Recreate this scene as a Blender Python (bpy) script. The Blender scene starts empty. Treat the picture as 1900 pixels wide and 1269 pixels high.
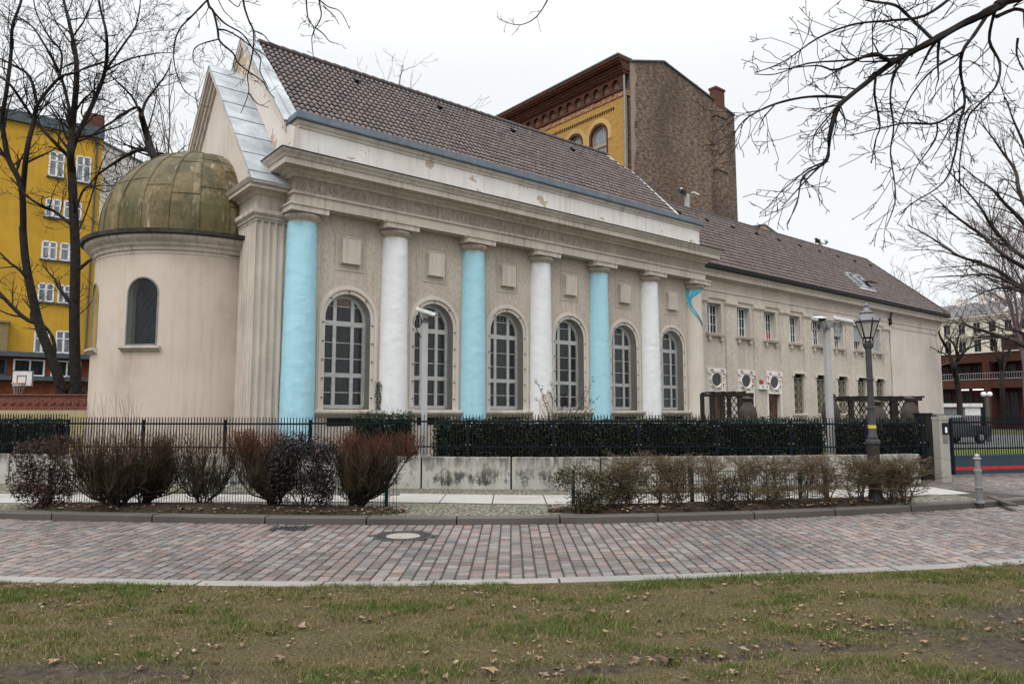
import bpy, bmesh, math, random
import numpy as np
from mathutils import Vector, Matrix
from mathutils import noise as mnoise
random.seed(7); RNG=np.random.default_rng(7)
PI=math.pi; R=math.radians
scene=bpy.context.scene; COL=scene.collection
# ------------------------------------------------------------------ camera numbers (also used to place far things on the ground)
F=1340.0; TH=math.atan(131.5/F); EYE=1.8
def ray(px,py):
    a=(px-950)/F; b=(634.5-py)/F
    return Vector((a, math.cos(TH)-b*math.sin(TH), math.sin(TH)+b*math.cos(TH)))
def at(px,py,Y):
    r=ray(px,py); t=Y/r.y
    return Vector((r.x*t, Y, EYE+r.z*t))
def gnd(px,py,z=0.1):
    r=ray(px,py); t=(z-EYE)/r.z
    return Vector((r.x*t,r.y*t,z))
def px2m(n,Y): return n/1346.0*Y
# ------------------------------------------------------------------ objects
def tag(o,label=None,cat=None,group=None,kind=None):
    if label: o['label']=label
    if cat: o['category']=cat
    if group: o['group']=group
    if kind: o['kind']=kind
    return o
def empty(name,loc,rz=0.0,label=None,cat=None,group=None):
    o=bpy.data.objects.new(name,None); COL.objects.link(o); o.location=loc; o.rotation_euler=(0,0,rz)
    o.empty_display_size=0.3
    return tag(o,label,cat,group)
def kids(o): return [c for c in bpy.data.objects if c.parent==o]
def copy_tree(o,parent=None):
    c=o.copy(); COL.objects.link(c); c.parent=parent
    if parent is not None: c.matrix_parent_inverse=o.matrix_parent_inverse.copy()
    for ch in kids(o): copy_tree(ch,c)
    return c
class MB:
    def __init__(s): s.v=[]; s.f=[]; s.m=[]; s.c=[]; s.cur=(1,1,1)
    def add(s,vs,fs,m=0):
        b=len(s.v); s.v.extend([tuple(p) for p in vs])
        for f in fs: s.f.append(tuple(i+b for i in f)); s.m.append(m); s.c.append(s.cur)
        return s
    def quad(s,a,b,c,d,m=0): return s.add([a,b,c,d],[(0,1,2,3)],m)
    def box(s,x0,y0,z0,x1,y1,z1,m=0):
        return s.add([(x0,y0,z0),(x1,y0,z0),(x1,y1,z0),(x0,y1,z0),(x0,y0,z1),(x1,y0,z1),(x1,y1,z1),(x0,y1,z1)],
          [(0,3,2,1),(4,5,6,7),(0,1,5,4),(1,2,6,5),(2,3,7,6),(3,0,4,7)],m)
    def obox(s,c,ax,ay,az,m=0):
        c=Vector(c); ax=Vector(ax);ay=Vector(ay);az=Vector(az)
        vs=[c+ax*i+ay*j+az*k for k in(-.5,.5) for j in(-.5,.5) for i in(-.5,.5)]
        return s.add(vs,[(0,2,3,1),(4,5,7,6),(0,1,5,4),(1,3,7,5),(3,2,6,7),(2,0,4,6)],m)
    def bar(s,p,q,w,h=None,m=0,up=(0,0,1)):
        p=Vector(p);q=Vector(q);d=q-p
        if d.length<1e-6: return s
        u=Vector(up)
        if abs(d.normalized().dot(u))>.98: u=Vector((1,0,0))
        x=d.cross(u).normalized(); y=x.cross(d).normalized()
        return s.obox((p+q)/2,x*w,d,y*(h or w),m)
    def tube(s,pts,rad,n=6,m=0,cap=True):
        pts=[Vector(p) for p in pts]
        if not hasattr(rad,'__len__'): rad=[rad]*len(pts)
        vs=[]; prev=None; N=len(pts)
        for i,p in enumerate(pts):
            t=(pts[min(i+1,N-1)]-pts[max(i-1,0)])
            if t.length<1e-9: t=Vector((0,0,1))
            t.normalize()
            if prev is None:
                a=Vector((0,0,1)) if abs(t.z)<.9 else Vector((1,0,0)); prev=t.cross(a).normalized()
            x=(prev-t*prev.dot(t))
            if x.length<1e-6: x=t.orthogonal()
            x.normalize(); y=t.cross(x); prev=x
            for k in range(n):
                a=2*PI*k/n; vs.append(p+x*(math.cos(a)*rad[i])+y*(math.sin(a)*rad[i]))
        fs=[(i*n+k,i*n+(k+1)%n,(i+1)*n+(k+1)%n,(i+1)*n+k) for i in range(N-1) for k in range(n)]
        if cap: fs+= [tuple(range(n-1,-1,-1)),tuple((N-1)*n+k for k in range(n))]
        return s.add(vs,fs,m)
    def lathe(s,prof,n=24,cx=0,cy=0,a0=0,a1=2*PI,m=0,caps=True):
        full=abs(a1-a0-2*PI)<1e-6; cols=n if full else n+1
        vs=[(cx+r*math.cos(a0+(a1-a0)*k/n),cy+r*math.sin(a0+(a1-a0)*k/n),z) for r,z in prof for k in range(cols)]
        fs=[]
        for i in range(len(prof)-1):
            for k in range(n):
                k2=(k+1)%cols
                fs.append((i*cols+k,i*cols+k2,(i+1)*cols+k2,(i+1)*cols+k))
        if full and caps: fs+=[tuple(range(n-1,-1,-1)),tuple((len(prof)-1)*cols+k for k in range(n))]
        return s.add(vs,fs,m)
    def sweep(s,path,prof,m=0,closed_prof=True,caps=True):
        # path: (x,y) points, outward = right-hand side of travel; prof: (out,z)
        P=[Vector((p[0],p[1])) for p in path]; N=len(P); nr=[]
        for i in range(N-1):
            d=(P[i+1]-P[i]).normalized(); nr.append(Vector((d.y,-d.x)))
        off=[]
        for i in range(N):
            if i==0: off.append(nr[0])
            elif i==N-1: off.append(nr[-1])
            else:
                b=(nr[i-1]+nr[i]).normalized(); off.append(b/max(.3,b.dot(nr[i])))
        K=len(prof)
        vs=[(P[i].x+off[i].x*o,P[i].y+off[i].y*o,z) for i in range(N) for o,z in prof]
        fs=[]
        kk=K if closed_prof else K-1
        for i in range(N-1):
            for k in range(kk): fs.append((i*K+k,(i+1)*K+k,(i+1)*K+(k+1)%K,i*K+(k+1)%K))
        if caps and closed_prof: fs+=[tuple(range(K)),tuple((N-1)*K+k for k in range(K-1,-1,-1))]
        return s.add(vs,fs,m)
    def prism(s,poly,ext,m=0):
        # poly: list of 3-D points (planar), ext: extrusion vector
        A=[Vector(p) for p in poly]; e=Vector(ext); n=len(A)
        vs=A+[p+e for p in A]
        fs=[tuple(range(n-1,-1,-1)),tuple(range(n,2*n))]+[(i,(i+1)%n,n+(i+1)%n,n+i) for i in range(n)]
        return s.add(vs,fs,m)
    def build(s,name,mats,parent=None,smooth=None,fix=True):
        me=bpy.data.meshes.new(name); me.from_pydata(s.v,[],s.f)
        if not isinstance(mats,(list,tuple)): mats=[mats]
        for mm in mats: me.materials.append(mm)
        if len(mats)>1: me.polygons.foreach_set('material_index',s.m)
        if any(c!=(1,1,1) for c in s.c[:50]+s.c[-50:]):
            at_=me.attributes.new('col','FLOAT_COLOR','FACE')
            a=np.ones((len(s.f),4),dtype=np.float32); a[:,:3]=np.array(s.c,dtype=np.float32); at_.data.foreach_set('color',a.ravel())
        if fix and len(s.f)<60000:
            bm=bmesh.new(); bm.from_mesh(me); bmesh.ops.recalc_face_normals(bm,faces=bm.faces); bm.to_mesh(me); bm.free()
        if smooth:
            me.polygons.foreach_set('use_smooth',[True]*len(me.polygons)); me.set_sharp_from_angle(angle=R(smooth))
        me.update()
        o=bpy.data.objects.new(name,me); COL.objects.link(o)
        if parent is not None: o.parent=parent
        return o
def raw(name,V,FS,mat,parent=None,col=None):
    """fast triangle / quad soup from numpy arrays: V (n,3), FS (m,k)"""
    me=bpy.data.meshes.new(name); n=len(V); m,k=FS.shape
    me.vertices.add(n); me.vertices.foreach_set('co',np.asarray(V,np.float32).ravel())
    me.loops.add(m*k); me.loops.foreach_set('vertex_index',FS.astype(np.int32).ravel())
    me.polygons.add(m); me.polygons.foreach_set('loop_start',np.arange(0,m*k,k,dtype=np.int32)); me.polygons.foreach_set('loop_total',np.full(m,k,np.int32))
    if col is not None:
        a=me.attributes.new('col','FLOAT_COLOR','FACE'); c=np.ones((m,4),np.float32); c[:,:3]=col; a.data.foreach_set('color',c.ravel())
    me.materials.append(mat); me.update(calc_edges=True); me.validate()
    o=bpy.data.objects.new(name,me); COL.objects.link(o)
    if parent is not None: o.parent=parent
    return o
# ------------------------------------------------------------------ materials
class NT:
    def __init__(s,name):
        s.mat=bpy.data.materials.new(name); s.mat.use_nodes=True; s.nt=s.mat.node_tree; s.nt.nodes.clear()
        s.out=s.n('ShaderNodeOutputMaterial'); s.b=s.n('ShaderNodeBsdfPrincipled'); s.l(s.b.outputs[0],s.out.inputs[0])
        s.tc=s.n('ShaderNodeTexCoord').outputs['Object']
    def n(s,t,**k):
        x=s.nt.nodes.new(t)
        for a,b in k.items(): setattr(x,a,b)
        return x
    def l(s,a,b): s.nt.links.new(a,b)
    def setin(s,node,i,val):
        if hasattr(val,'is_linked') or isinstance(val,bpy.types.NodeSocket): s.l(val,node.inputs[i])
        else: node.inputs[i].default_value=val
    def mapping(s,scale=(1,1,1),rot=(0,0,0),loc=(0,0,0),vec=None):
        m=s.n('ShaderNodeMapping'); s.l(vec or s.tc,m.inputs[0]); m.inputs['Scale'].default_value=scale; m.inputs['Rotation'].default_value=rot; m.inputs['Location'].default_value=loc
        return m.outputs[0]
    def noise(s,scale,detail=4,rough=.55,vec=None,out='Fac'):
        x=s.n('ShaderNodeTexNoise'); s.l(vec or s.tc,x.inputs['Vector']); x.inputs['Scale'].default_value=scale; x.inputs['Detail'].default_value=detail; x.inputs['Roughness'].default_value=rough
        return x.outputs[out]
    def voro(s,scale,vec=None,feature='F1',out='Distance',rnd=1.0):
        x=s.n('ShaderNodeTexVoronoi',feature=feature); s.l(vec or s.tc,x.inputs['Vector']); x.inputs['Scale'].default_value=scale; x.inputs['Randomness'].default_value=rnd
        return x.outputs[out]
    def ramp(s,fac,stops,interp='LINEAR'):
        x=s.n('ShaderNodeValToRGB'); s.l(fac,x.inputs[0]); e=x.color_ramp.elements; x.color_ramp.interpolation=interp
        while len(e)<len(stops): e.new(.5)
        for el,(p,c) in zip(e,stops): el.position=p; el.color=(c if hasattr(c,'__len__') else (c,c,c))[:3]+(1,) if hasattr(c,'__len__') else (c,c,c,1)
        return x.outputs[0]
    def mix(s,fac,a,b,mode='MIX'):
        x=s.n('ShaderNodeMix',data_type='RGBA',blend_type=mode)
        s.setin(x,0,fac)
        for i,v in ((6,a),(7,b)):
            if isinstance(v,bpy.types.NodeSocket): s.l(v,x.inputs[i])
            else: x.inputs[i].default_value=tuple(v)+(1,) if len(v)==3 else v
        return x.outputs[2]
    def math(s,op,a,b=0.0,c=None):
        x=s.n('ShaderNodeMath',operation=op); s.setin(x,0,a); s.setin(x,1,b)
        if c is not None: s.setin(x,2,c)
        return x.outputs[0]
    def sep(s,vec=None):
        x=s.n('ShaderNodeSeparateXYZ'); s.l(vec or s.tc,x.inputs[0]); return x.outputs
    def comb(s,a,b,c=0.0):
        x=s.n('ShaderNodeCombineXYZ'); s.setin(x,0,a); s.setin(x,1,b); s.setin(x,2,c); return x.outputs[0]
    def attr(s,name='col'):
        x=s.n('ShaderNodeAttribute'); x.attribute_name=name; return x.outputs['Color']
    def bump(s,h,strength=.3,dist=.01):
        x=s.n('ShaderNodeBump'); x.inputs['Strength'].default_value=strength; x.inputs['Distance'].default_value=dist; s.l(h,x.inputs['Height']); s.l(x.outputs[0],s.b.inputs['Normal'])
    def fin(s,color,rough=.8,metal=0.0,spec=.3):
        s.setin(s.b,'Base Color',color if isinstance(color,bpy.types.NodeSocket) else tuple(color)+(1,))
        s.setin(s.b,'Roughness',rough); s.b.inputs['Metallic'].default_value=metal; s.b.inputs['Specular IOR Level'].default_value=spec
        return s.mat
def plaster(name,c1,c2,streak=.35,grain=60,bump=.25,dist=.004,stretch=1.0,patch=None,patchthr=.66,big=.7,dirt=(.17,.14,.115),stain=.4,fleck=0):
    c1=(c1[0]*.97,c1[1]*.965,c1[2]*.985); c2=(c2[0]*.95,c2[1]*.945,c2[2]*.965)
    t=NT(name)
    col=t.mix(t.ramp(t.noise(big,6,.6),[(.35,0.),(.68,1.)]),c1,c2)
    if patch:
        nz=t.noise(.9,7,.62,vec=t.mapping((1,1,1.3),loc=(3.1,0,1.7)))
        col=t.mix(t.ramp(nz,[(patchthr-.05,0.),(patchthr,1.)]),col,tuple(x*1.04 for x in c1))
        col=t.mix(t.ramp(nz,[(patchthr,0.),(patchthr+.012,1.)]),col,patch)
    bl=t.noise(.55,7,.68,vec=t.mapping((1,1,.7),loc=(7,3,1)))
    col=t.mix(t.math('MULTIPLY',t.ramp(bl,[(.50,0.),(.74,1.)]),stain),col,dirt)
    if streak>0:
        st=t.noise(1.0,6,.7,vec=t.mapping((7,7,.35))); gate=t.ramp(t.noise(.8,3,.5,vec=t.mapping((1,1,.5),loc=(1,5,2))),[(.40,.15),(.62,1.)])
        col=t.mix(t.math('MULTIPLY',t.math('MULTIPLY',t.ramp(st,[(.47,0.),(.72,1.)]),gate),min(.85,streak*1.5)),col,dirt)
    if fleck:
        fk=t.noise(13,4,.75,vec=t.mapping((1,1,.42),loc=(2,6,4))); col=t.mix(t.math('MULTIPLY',t.ramp(fk,[(.52,0.),(.64,1.)]),fleck),col,tuple(x*.8 for x in dirt)); col=t.mix(t.math('MULTIPLY',t.ramp(fk,[(.34,1.),(.44,0.)]),fleck*.5),col,tuple(min(1,x*1.18) for x in c1))
    sp=t.noise(grain,3,.6,vec=t.mapping((1,1,1/stretch)))
    col=t.mix(t.math('MULTIPLY',t.ramp(sp,[(.42,1.),(.66,0.)]),.34 if stretch>1 else .12),col,dirt)
    t.bump(sp,bump,dist)
    return t.fin(col,.9,0,.15)
def simple(name,c,rough=.6,metal=0.0,spec=.4,var=.12,scale=6,bump=0):
    t=NT(name); nz=t.noise(scale,5,.6)
    dk=tuple(x*(1-var*2) for x in c); lt=tuple(min(1,x*(1+var)) for x in c)
    col=t.mix(t.ramp(nz,[(.3,0.),(.7,1.)]),dk,lt)
    if bump: t.bump(t.noise(scale*8,3),bump,.004)
    return t.fin(col,rough,metal,spec)
def attrmat(name,rough=.8,spec=.2,var=.3,scale=30,bump=0,mul=(1,1,1),trans=0):
    t=NT(name); nz=t.noise(scale,3)
    k=t.ramp(nz,[(.3,1-var),(.7,1+var*.4)])
    col=t.mix(1.0,t.attr(),k,'MULTIPLY'); col=t.mix(1.0,col,mul,'MULTIPLY')
    if bump: t.bump(nz,bump,.004)
    t.fin(col,rough,0,spec)
    return t.mat
def brick(name,c1,c2,mortar,axis,bw=.25,bh=.075,ms=.012,blot=None,bias=0.0,spec=.1,mottle=False):
    t=NT(name); s=t.sep()
    v=t.comb(s[{'x':0,'y':1}[axis]],s[2])
    b=t.n('ShaderNodeTexBrick'); t.l(v,b.inputs['Vector'])
    b.inputs['Color1'].default_value=c1+(1,); b.inputs['Color2'].default_value=c2+(1,); b.inputs['Mortar'].default_value=mortar+(1,)
    b.inputs['Scale'].default_value=1; b.inputs['Brick Width'].default_value=bw; b.inputs['Row Height'].default_value=bh; b.inputs['Mortar Size'].default_value=ms; b.inputs['Bias'].default_value=bias
    col=b.outputs[0]
    vr=t.noise(9,3,.7,vec=t.mapping((1,1,3))); col=t.mix(.75,col,t.ramp(vr,[(.3,.45),(.7,1.25)]),'MULTIPLY')
    if mottle:
        mo=t.noise(1.0,5,.85,vec=t.mapping((2.6,2.6,7))); col=t.mix(t.math('MULTIPLY',t.ramp(mo,[(.51,0.),(.58,1.)]),.85),col,(.29,.205,.145)); col=t.mix(t.ramp(mo,[(.40,1.),(.48,0.)]),col,(.035,.025,.022))
        sd=t.noise(.16,5,.6,vec=t.mapping((1,1,.6),loc=(4,0,9))); col=t.mix(t.math('MULTIPLY',t.ramp(sd,[(.42,0.),(.60,1.)]),.6),col,(.06,.047,.042))
    if blot: col=t.mix(t.math('MULTIPLY',t.ramp(t.noise(.22,6,.65),[(.38,0.),(.66,1.)]),.75),col,blot)
    t.bump(b.outputs['Fac'],-.4,.01)
    return t.fin(col,.9,0,spec)
def glassy(name,c=(.012,.014,.017),rough=.07,spec=.5,wob=.14):
    t=NT(name); nz=t.noise(1.3,2); t.bump(nz,wob,.05)
    col=t.mix(t.ramp(t.noise(2.2,4,.6,vec=t.mapping((6,6,.6))),[(.45,0.),(.7,1.)]),c,tuple(x*2.6 for x in c))
    return t.fin(col,rough,0,spec)
def clearpane(name,tint=(.85,.88,.87),amt=.12,haze=.08):
    t=NT(name); t.nt.nodes.remove(t.b)
    tr=t.n('ShaderNodeBsdfTransparent'); tr.inputs[0].default_value=tint+(1,)
    gl=t.n('ShaderNodeBsdfGlossy'); gl.inputs['Roughness'].default_value=.12; gl.inputs[0].default_value=(.9,.9,.9,1)
    df=t.n('ShaderNodeBsdfDiffuse'); df.inputs[0].default_value=(.55,.57,.56,1)
    fr=t.n('ShaderNodeFresnel'); fr.inputs[0].default_value=1.22
    m1=t.n('ShaderNodeMixShader'); t.l(t.math('ADD',fr.outputs[0],amt*.3),m1.inputs[0]); t.l(tr.outputs[0],m1.inputs[1]); t.l(gl.outputs[0],m1.inputs[2])
    m2=t.n('ShaderNodeMixShader'); t.l(t.math('MULTIPLY',t.ramp(t.noise(3,5,.6),[(.3,.5),(.75,1.3)]),haze),m2.inputs[0]); t.l(m1.outputs[0],m2.inputs[1]); t.l(df.outputs[0],m2.inputs[2])
    t.l(m2.outputs[0],t.out.inputs[0])
    return t.mat
CREAM=plaster('cream_plaster',(.60,.535,.46),(.52,.46,.39),streak=.36,stain=.3)
CREAMY=plaster('pale_plaster',(.63,.57,.50),(.57,.51,.44),streak=.25,stain=.22)
STUCCO=plaster('rough_stucco',(.60,.525,.44),(.51,.44,.365),streak=.42,stain=.35,fleck=.30,dirt=(.22,.185,.15),grain=26,bump=.8,dist=.02,stretch=3.5)
FRIEZE=plaster('frieze_stucco',(.50,.43,.36),(.38,.325,.27),streak=.5,fleck=.62,dirt=(.15,.125,.10),grain=24,bump=1.0,dist=.03,stretch=4)
WEDGE=plaster('annex_stucco',(.645,.575,.495),(.555,.49,.415),streak=.42,stain=.35,fleck=.42,dirt=(.23,.195,.16),grain=30,bump=.7,dist=.02,stretch=3)
PARAPET=plaster('parapet_paint',(.76,.72,.67),(.70,.655,.60),streak=.25,stain=.2,patch=(.45,.36,.265),patchthr=.615)
GABLEP=plaster('gable_paint',(.66,.61,.55),(.60,.545,.48),streak=.3,stain=.2,patch=(.45,.35,.255),patchthr=.575)
TRIM=plaster('trim_stone',(.625,.56,.48),(.53,.47,.40),streak=.5,stain=.45)
ZINC=simple('zinc_sheet',(.36,.388,.415),.6,.0,.25,.2,1.3)
REVEAL=plaster('pale_reveal',(.56,.535,.48),(.48,.455,.41),streak=.3,stain=.3)
DKZINC=simple('dark_zinc',(.065,.085,.105),.55,.0,.3,.15,3)
IRON=simple('fence_paint',(.005,.008,.012),.55,0,.12,.15,9)
GREENP=simple('green_mesh_paint',(.004,.020,.016),.55,0,.15,.15,9)
WHITEP=simple('white_window_paint',(.70,.70,.685),.5,0,.35,.1,8)
GLASS=glassy('dark_window_glass',(.010,.013,.018),.08,.30,.22)
COVER=clearpane('clear_cover_pane',tint=(.985,.99,.985),amt=0,haze=.010)
TILE=attrmat('roof_tile',.75,.25,.35,14,.2)
BLACK=simple('blackened_metal',(.012,.012,.013),.55,.1,.2)
DARK=simple('dark_void',(.012,.011,.010),.9,0,.1)
# ================================================================== ground, road, pavement, lawn
def interp(P):
    xs=np.array([p[0] for p in P],float); ys=np.array([p[1] for p in P],float)
    m=np.gradient(ys,xs)
    def f(x):
        i=int(np.clip(np.searchsorted(xs,x)-1,0,len(xs)-2)); h=xs[i+1]-xs[i]; t=(x-xs[i])/h
        if t<0 or t>1: return ys[i]+(x-xs[i])*(m[i] if t<0 else m[i+1]) if t<0 else ys[i+1]+(x-xs[i+1])*m[i+1]
        return (2*t**3-3*t**2+1)*ys[i]+(t**3-2*t**2+t)*h*m[i]+(-2*t**3+3*t**2)*ys[i+1]+(t**3-t**2)*h*m[i+1]
    return f
far=interp([(-20,15.2),(-14,13.7),(-9,12.62),(-4.1,12.02),(-1,11.92),(2.5,12.22),(5.9,13.02),(10,14.45),(16,17.4),(24,22)])
near=interp([(-16,9.6),(-9,8.25),(-5.4,7.87),(-1.3,7.69),(1.7,7.99),(5.03,8.55),(8,9.35),(13,11.3),(20,14.8)])
wallf=interp([(-22,20.2),(-12.13,17.72),(-6.86,16.95),(-2.09,16.6),(-.12,16.42),(4.95,16.83),(9.78,17.72),(14,19.2)])
t=NT('earth_ground'); c_=t.mix(t.ramp(t.noise(.5,6),[(.35,0.),(.65,1.)]),(.055,.05,.035),(.075,.085,.035)); t.bump(t.noise(6,4),.5,.03); EARTH=t.fin(c_,.95,0,.1)
m=MB(); n=40
m.add([(-400,-100,-.02),(400,-100,-.02),(400,700,-.02),(-400,700,-.02)],[(0,1,2,3)]); tag(m.build('ground',EARTH),kind='structure')
SOIL=None
# --- lawn
def mud(x,y):
    d=0.0
    for cx,cy,rx,ry,w in ((-3.3,5.1,1.5,.20,1),(3.9,5.7,.8,.55,1),(4.5,6.5,.6,.45,1),(3.3,6.15,.9,.16,.8),(.25,5.15,.7,.08,.9),(1.25,5.45,.8,.07,1),(2.2,5.7,.8,.07,1),(.8,6.3,.9,.22,.35),(-1.5,5.6,1.2,.25,.35),(2.6,4.9,1.5,.2,.55),(-.9,4.8,1.6,.2,.5)):
        q=((x-cx)/rx)**2+((y-cy)/ry)**2
        d=max(d,w*math.exp(-q*.8))
    return d
X0,X1,Y0=-16,16,-4.0
gx=np.linspace(X0,X1,161); V=[];Fs=[];Cc=[]; NY=90
def lawn_z(x,y): return .03+.03*mnoise.noise((x*.5,y*.5,1))+.012*mnoise.noise((x*2.2,y*2.2,5))-.035*mud(x,y)
for x in gx:
    ye=near(x)-.02
    for j in range(NY+1):
        y=Y0+(ye-Y0)*(j/NY)**.75; z=lawn_z(x,y)
        if j==NY: z=.022
        V.append((x,y,z))
W_=NY+1
for i in range(160):
    for j in range(NY):
        Fs.append((i*W_+j,(i+1)*W_+j,(i+1)*W_+j+1,i*W_+j+1)); p=V[i*W_+j]; q=mud(p[0],p[1]); Cc.append((q,q,q))
t=NT('lawn_soil'); a=t.attr(); s_=t.sep(a)[0] if False else None
nz=t.noise(2.6,8,.7); fine=t.noise(38,4,.7)
c_=t.mix(t.ramp(nz,[(.36,0.),(.60,1.)]),(.140,.105,.058),(.100,.092,.040)); c_=t.mix(t.ramp(fine,[(.4,0.),(.7,1.)]),c_,(.045,.038,.022))
c_=t.mix(t.ramp(t.attr(),[(.25,0.),(.75,1.)]),c_,t.mix(t.ramp(t.noise(14,6,.75),[(.35,0.),(.65,1.)]),(.036,.029,.024),(.105,.085,.062))); t.bump(fine,1.0,.04); LAWN=t.fin(c_,.95,0,.1)
lw=raw('lawn',np.array(V),np.array(Fs),LAWN,None,np.array(Cc)); tag(lw,kind='structure')
# blades
def blades(name,N,fn,mat):
    xs=RNG.uniform(-8.4,8.4,N*3); ys=RNG.uniform(3.9,9.3,N*3); keep=[]
    cols=[];hs=[]
    for x,y in zip(xs,ys):
        if abs(x)>y*.78+1.3: continue
        if y>near(x)-.05: continue
        md=mud(x,y); g=.75*mnoise.noise((x*.9,y*1.7,3))+.5*mnoise.noise((x*6.5,y*8.5,13)); g2=mnoise.noise((x*2.9,y*4.0,8))
        if random.random()<md*1.12: continue
        edge=near(x)-y
        if random.random()>.58+.95*(g+.6*g2)+(.25 if edge<.35 else 0): continue
        gr=max(0,min(1,.36+1.7*g+.8*g2+(.22 if edge<.3 else 0))); r=random.random()
        if r<.10+.40*(1-gr): c=(.235,.185,.095)
        else: c=(.088+.085*(1-gr),.122+.008*(1-gr),.026+.028*(1-gr))
        k=random.uniform(.45,1.3); cols.append([q*k for q in c]); hs.append(random.uniform(.014,.044)*(.5+.9*gr)); keep.append((x,y))
        if len(keep)>=N: break
    n=len(keep); P=np.array([(x,y,lawn_z(x,y)) for x,y in keep]); h=np.array(hs)[:,None]
    th=RNG.uniform(0,2*PI,n); d=np.stack([np.cos(th),np.sin(th),np.zeros(n)],1); le=RNG.normal(0,.6,(n,3)); le[:,2]=1; 
    w=RNG.uniform(.0016,.0036,n)[:,None]
    V=np.empty((n,3,3)); V[:,0]=P-d*w; V[:,1]=P+d*w; V[:,2]=P+le*h
    return raw(name,V.reshape(-1,3),np.arange(3*n).reshape(-1,3),mat,None,np.array(cols))
GRASSM=attrmat('grass_blade',.8,.15,.1,5)
g=blades('lawn_grass',240000,None,GRASSM); tag(g,'short winter grass mixed with straw on the canal side lawn','grass',kind='stuff')
# --- road of granite setts
def stone(V,Fs,Cc,x0,x1,ya0,ya1,yb0,yb1,z,col):
    """one domed sett: x range, y ends at either side"""
    b=len(V); g=.007; h=.012; 
    P=[(x0+g,ya0+g),(x1-g,yb0+g),(x1-g,yb1-g),(x0+g,ya1-g)]
    dz=random.uniform(-.004,.004)
    for (x,y) in P: V.append((x,y,z-.02))
    cx=(x0+x1)/2; cy=(ya0+ya1+yb0+yb1)/4
    for (x,y) in P: V.append((x*.94+cx*.06,y*.95+cy*.05,z+dz-.002))
    for (x,y) in P: V.append((x*.80+cx*.20,y*.82+cy*.18,z+dz+.004))
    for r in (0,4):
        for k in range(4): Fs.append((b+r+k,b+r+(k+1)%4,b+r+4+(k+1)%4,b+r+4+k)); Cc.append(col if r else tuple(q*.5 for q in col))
    Fs.append((b+8,b+9,b+10,b+11)); Cc.append(col)
PAL0=[(.30,.195,.165),(.27,.20,.18),(.245,.205,.19),(.265,.24,.225),(.30,.275,.255),(.21,.175,.165),(.32,.225,.18),(.20,.195,.20),(.25,.165,.145),(.29,.25,.23)]
PAL=[tuple(q*.62+m*.38 for q,m in zip(c,(.255,.222,.212))) for c in PAL0]
def setts(name,xa,xb,lo,hi,w,mat,dark=1.0,lmin=.13,lmax=.22,hole=None,z=0.0):
    V=[];Fs=[];Cc=[]; x=xa; rr=random.Random(3)
    while x<xb:
        ww=w*rr.uniform(.93,1.07); ya=lo(x)-rr.uniform(0,lmax); yb=lo(x+ww)+(ya-lo(x)); end=hi(x+ww/2)
        while ya<end:
            l=rr.uniform(lmin,lmax); sk=rr.uniform(-.012,.012)
            if not(hole and hole(x+ww/2,ya+l/2)) and ya+l>lo(x)-.02:
                c=rr.choice(PAL); k=rr.uniform(.36,.70)*dark; k*=1+.35*mnoise.noise((x*.45,ya*.6,2))
                lo_=max(ya,lo(x)); lob=max(yb,lo(x+ww)); hi_=min(ya+l,hi(x)); hib=min(yb+l+sk,hi(x+ww))
                if hi_-lo_>.04 and hib-lob>.02: stone(V,Fs,Cc,x,x+ww,lo_,hi_,lob,hib,z,tuple(q*k for q in c))
            ya+=l; yb+=l+sk
        x+=ww
    return raw(name,np.array(V),np.array(Fs),mat,None,np.array(Cc))
SETT=attrmat('granite_sett',.62,.35,.22,45,.35)
MH=gnd(748,994,0); DRN=gnd(543,980,0)
hole=lambda x,y: (x-MH.x)**2+(y-MH.y)**2<.47**2 or (abs(x-DRN.x)<.32 and abs(y-DRN.y)<.2)
nk=lambda x: near(x)+.26
rd=setts('road_setts',-17,20,nk,lambda x: far(x)-.01,.150,SETT,hole=hole); tag(rd,kind='structure')
JOINT=simple('road_joint_sand',(.058,.055,.05),.95,0,.1,.2,30)
m=MB(); xs=np.linspace(-24,26,120)
for a,b in zip(xs,xs[1:]): m.quad((a,near(a)-.05,-.012),(b,near(b)-.05,-.012),(b,far(b)+.1,-.012),(a,far(a)+.1,-.012))
tag(m.build('road',JOINT),kind='structure')
CONC=plaster('kerb_granite',(.095,.085,.078),(.062,.056,.051),streak=.0,grain=120); LKERB=plaster('pale_kerb_granite',(.25,.243,.23),(.19,.185,.172),streak=0,grain=120)
def kerb(name,f,o0,o1,z0,z1,mat,x0,x1,L_,gap=.012,bev=.015):
    m=MB(); x=x0; rr=random.Random(2)
    while x<x1:
        l=L_*rr.uniform(.85,1.15); n=5; dz=rr.uniform(-.004,.004)
        for k in range(n):
            a=x+gap+(l-2*gap)*k/n; b=x+gap+(l-2*gap)*(k+1)/n
            ya,yb=f(a),f(b)
            m.quad((a,ya+o0,z0),(b,yb+o0,z0),(b,yb+o0,z1-bev+dz),(a,ya+o0,z1-bev+dz)); m.quad((a,ya+o0,z1-bev+dz),(b,yb+o0,z1-bev+dz),(b,yb+o0+bev,z1+dz),(a,ya+o0+bev,z1+dz)); m.quad((a,ya+o0+bev,z1+dz),(b,yb+o0+bev,z1+dz),(b,yb+o1,z1+dz),(a,ya+o1,z1+dz))
            if k in(0,n-1):
                q=a if k==0 else b; y=f(q); m.quad((q,y+o0,z0),(q,y+o0,z1),(q,y+o1,z1),(q,y+o1,z0))
        x+=l
    return tag(m.build(name,mat,fix=False),kind='structure')
kerb('far_kerb',far,0,.28,-.03,.11,CONC,-20,22,1.7)
kerb('near_kerb',near,0,.245,-.03,.016,LKERB,-16,18,1.35)
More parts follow.
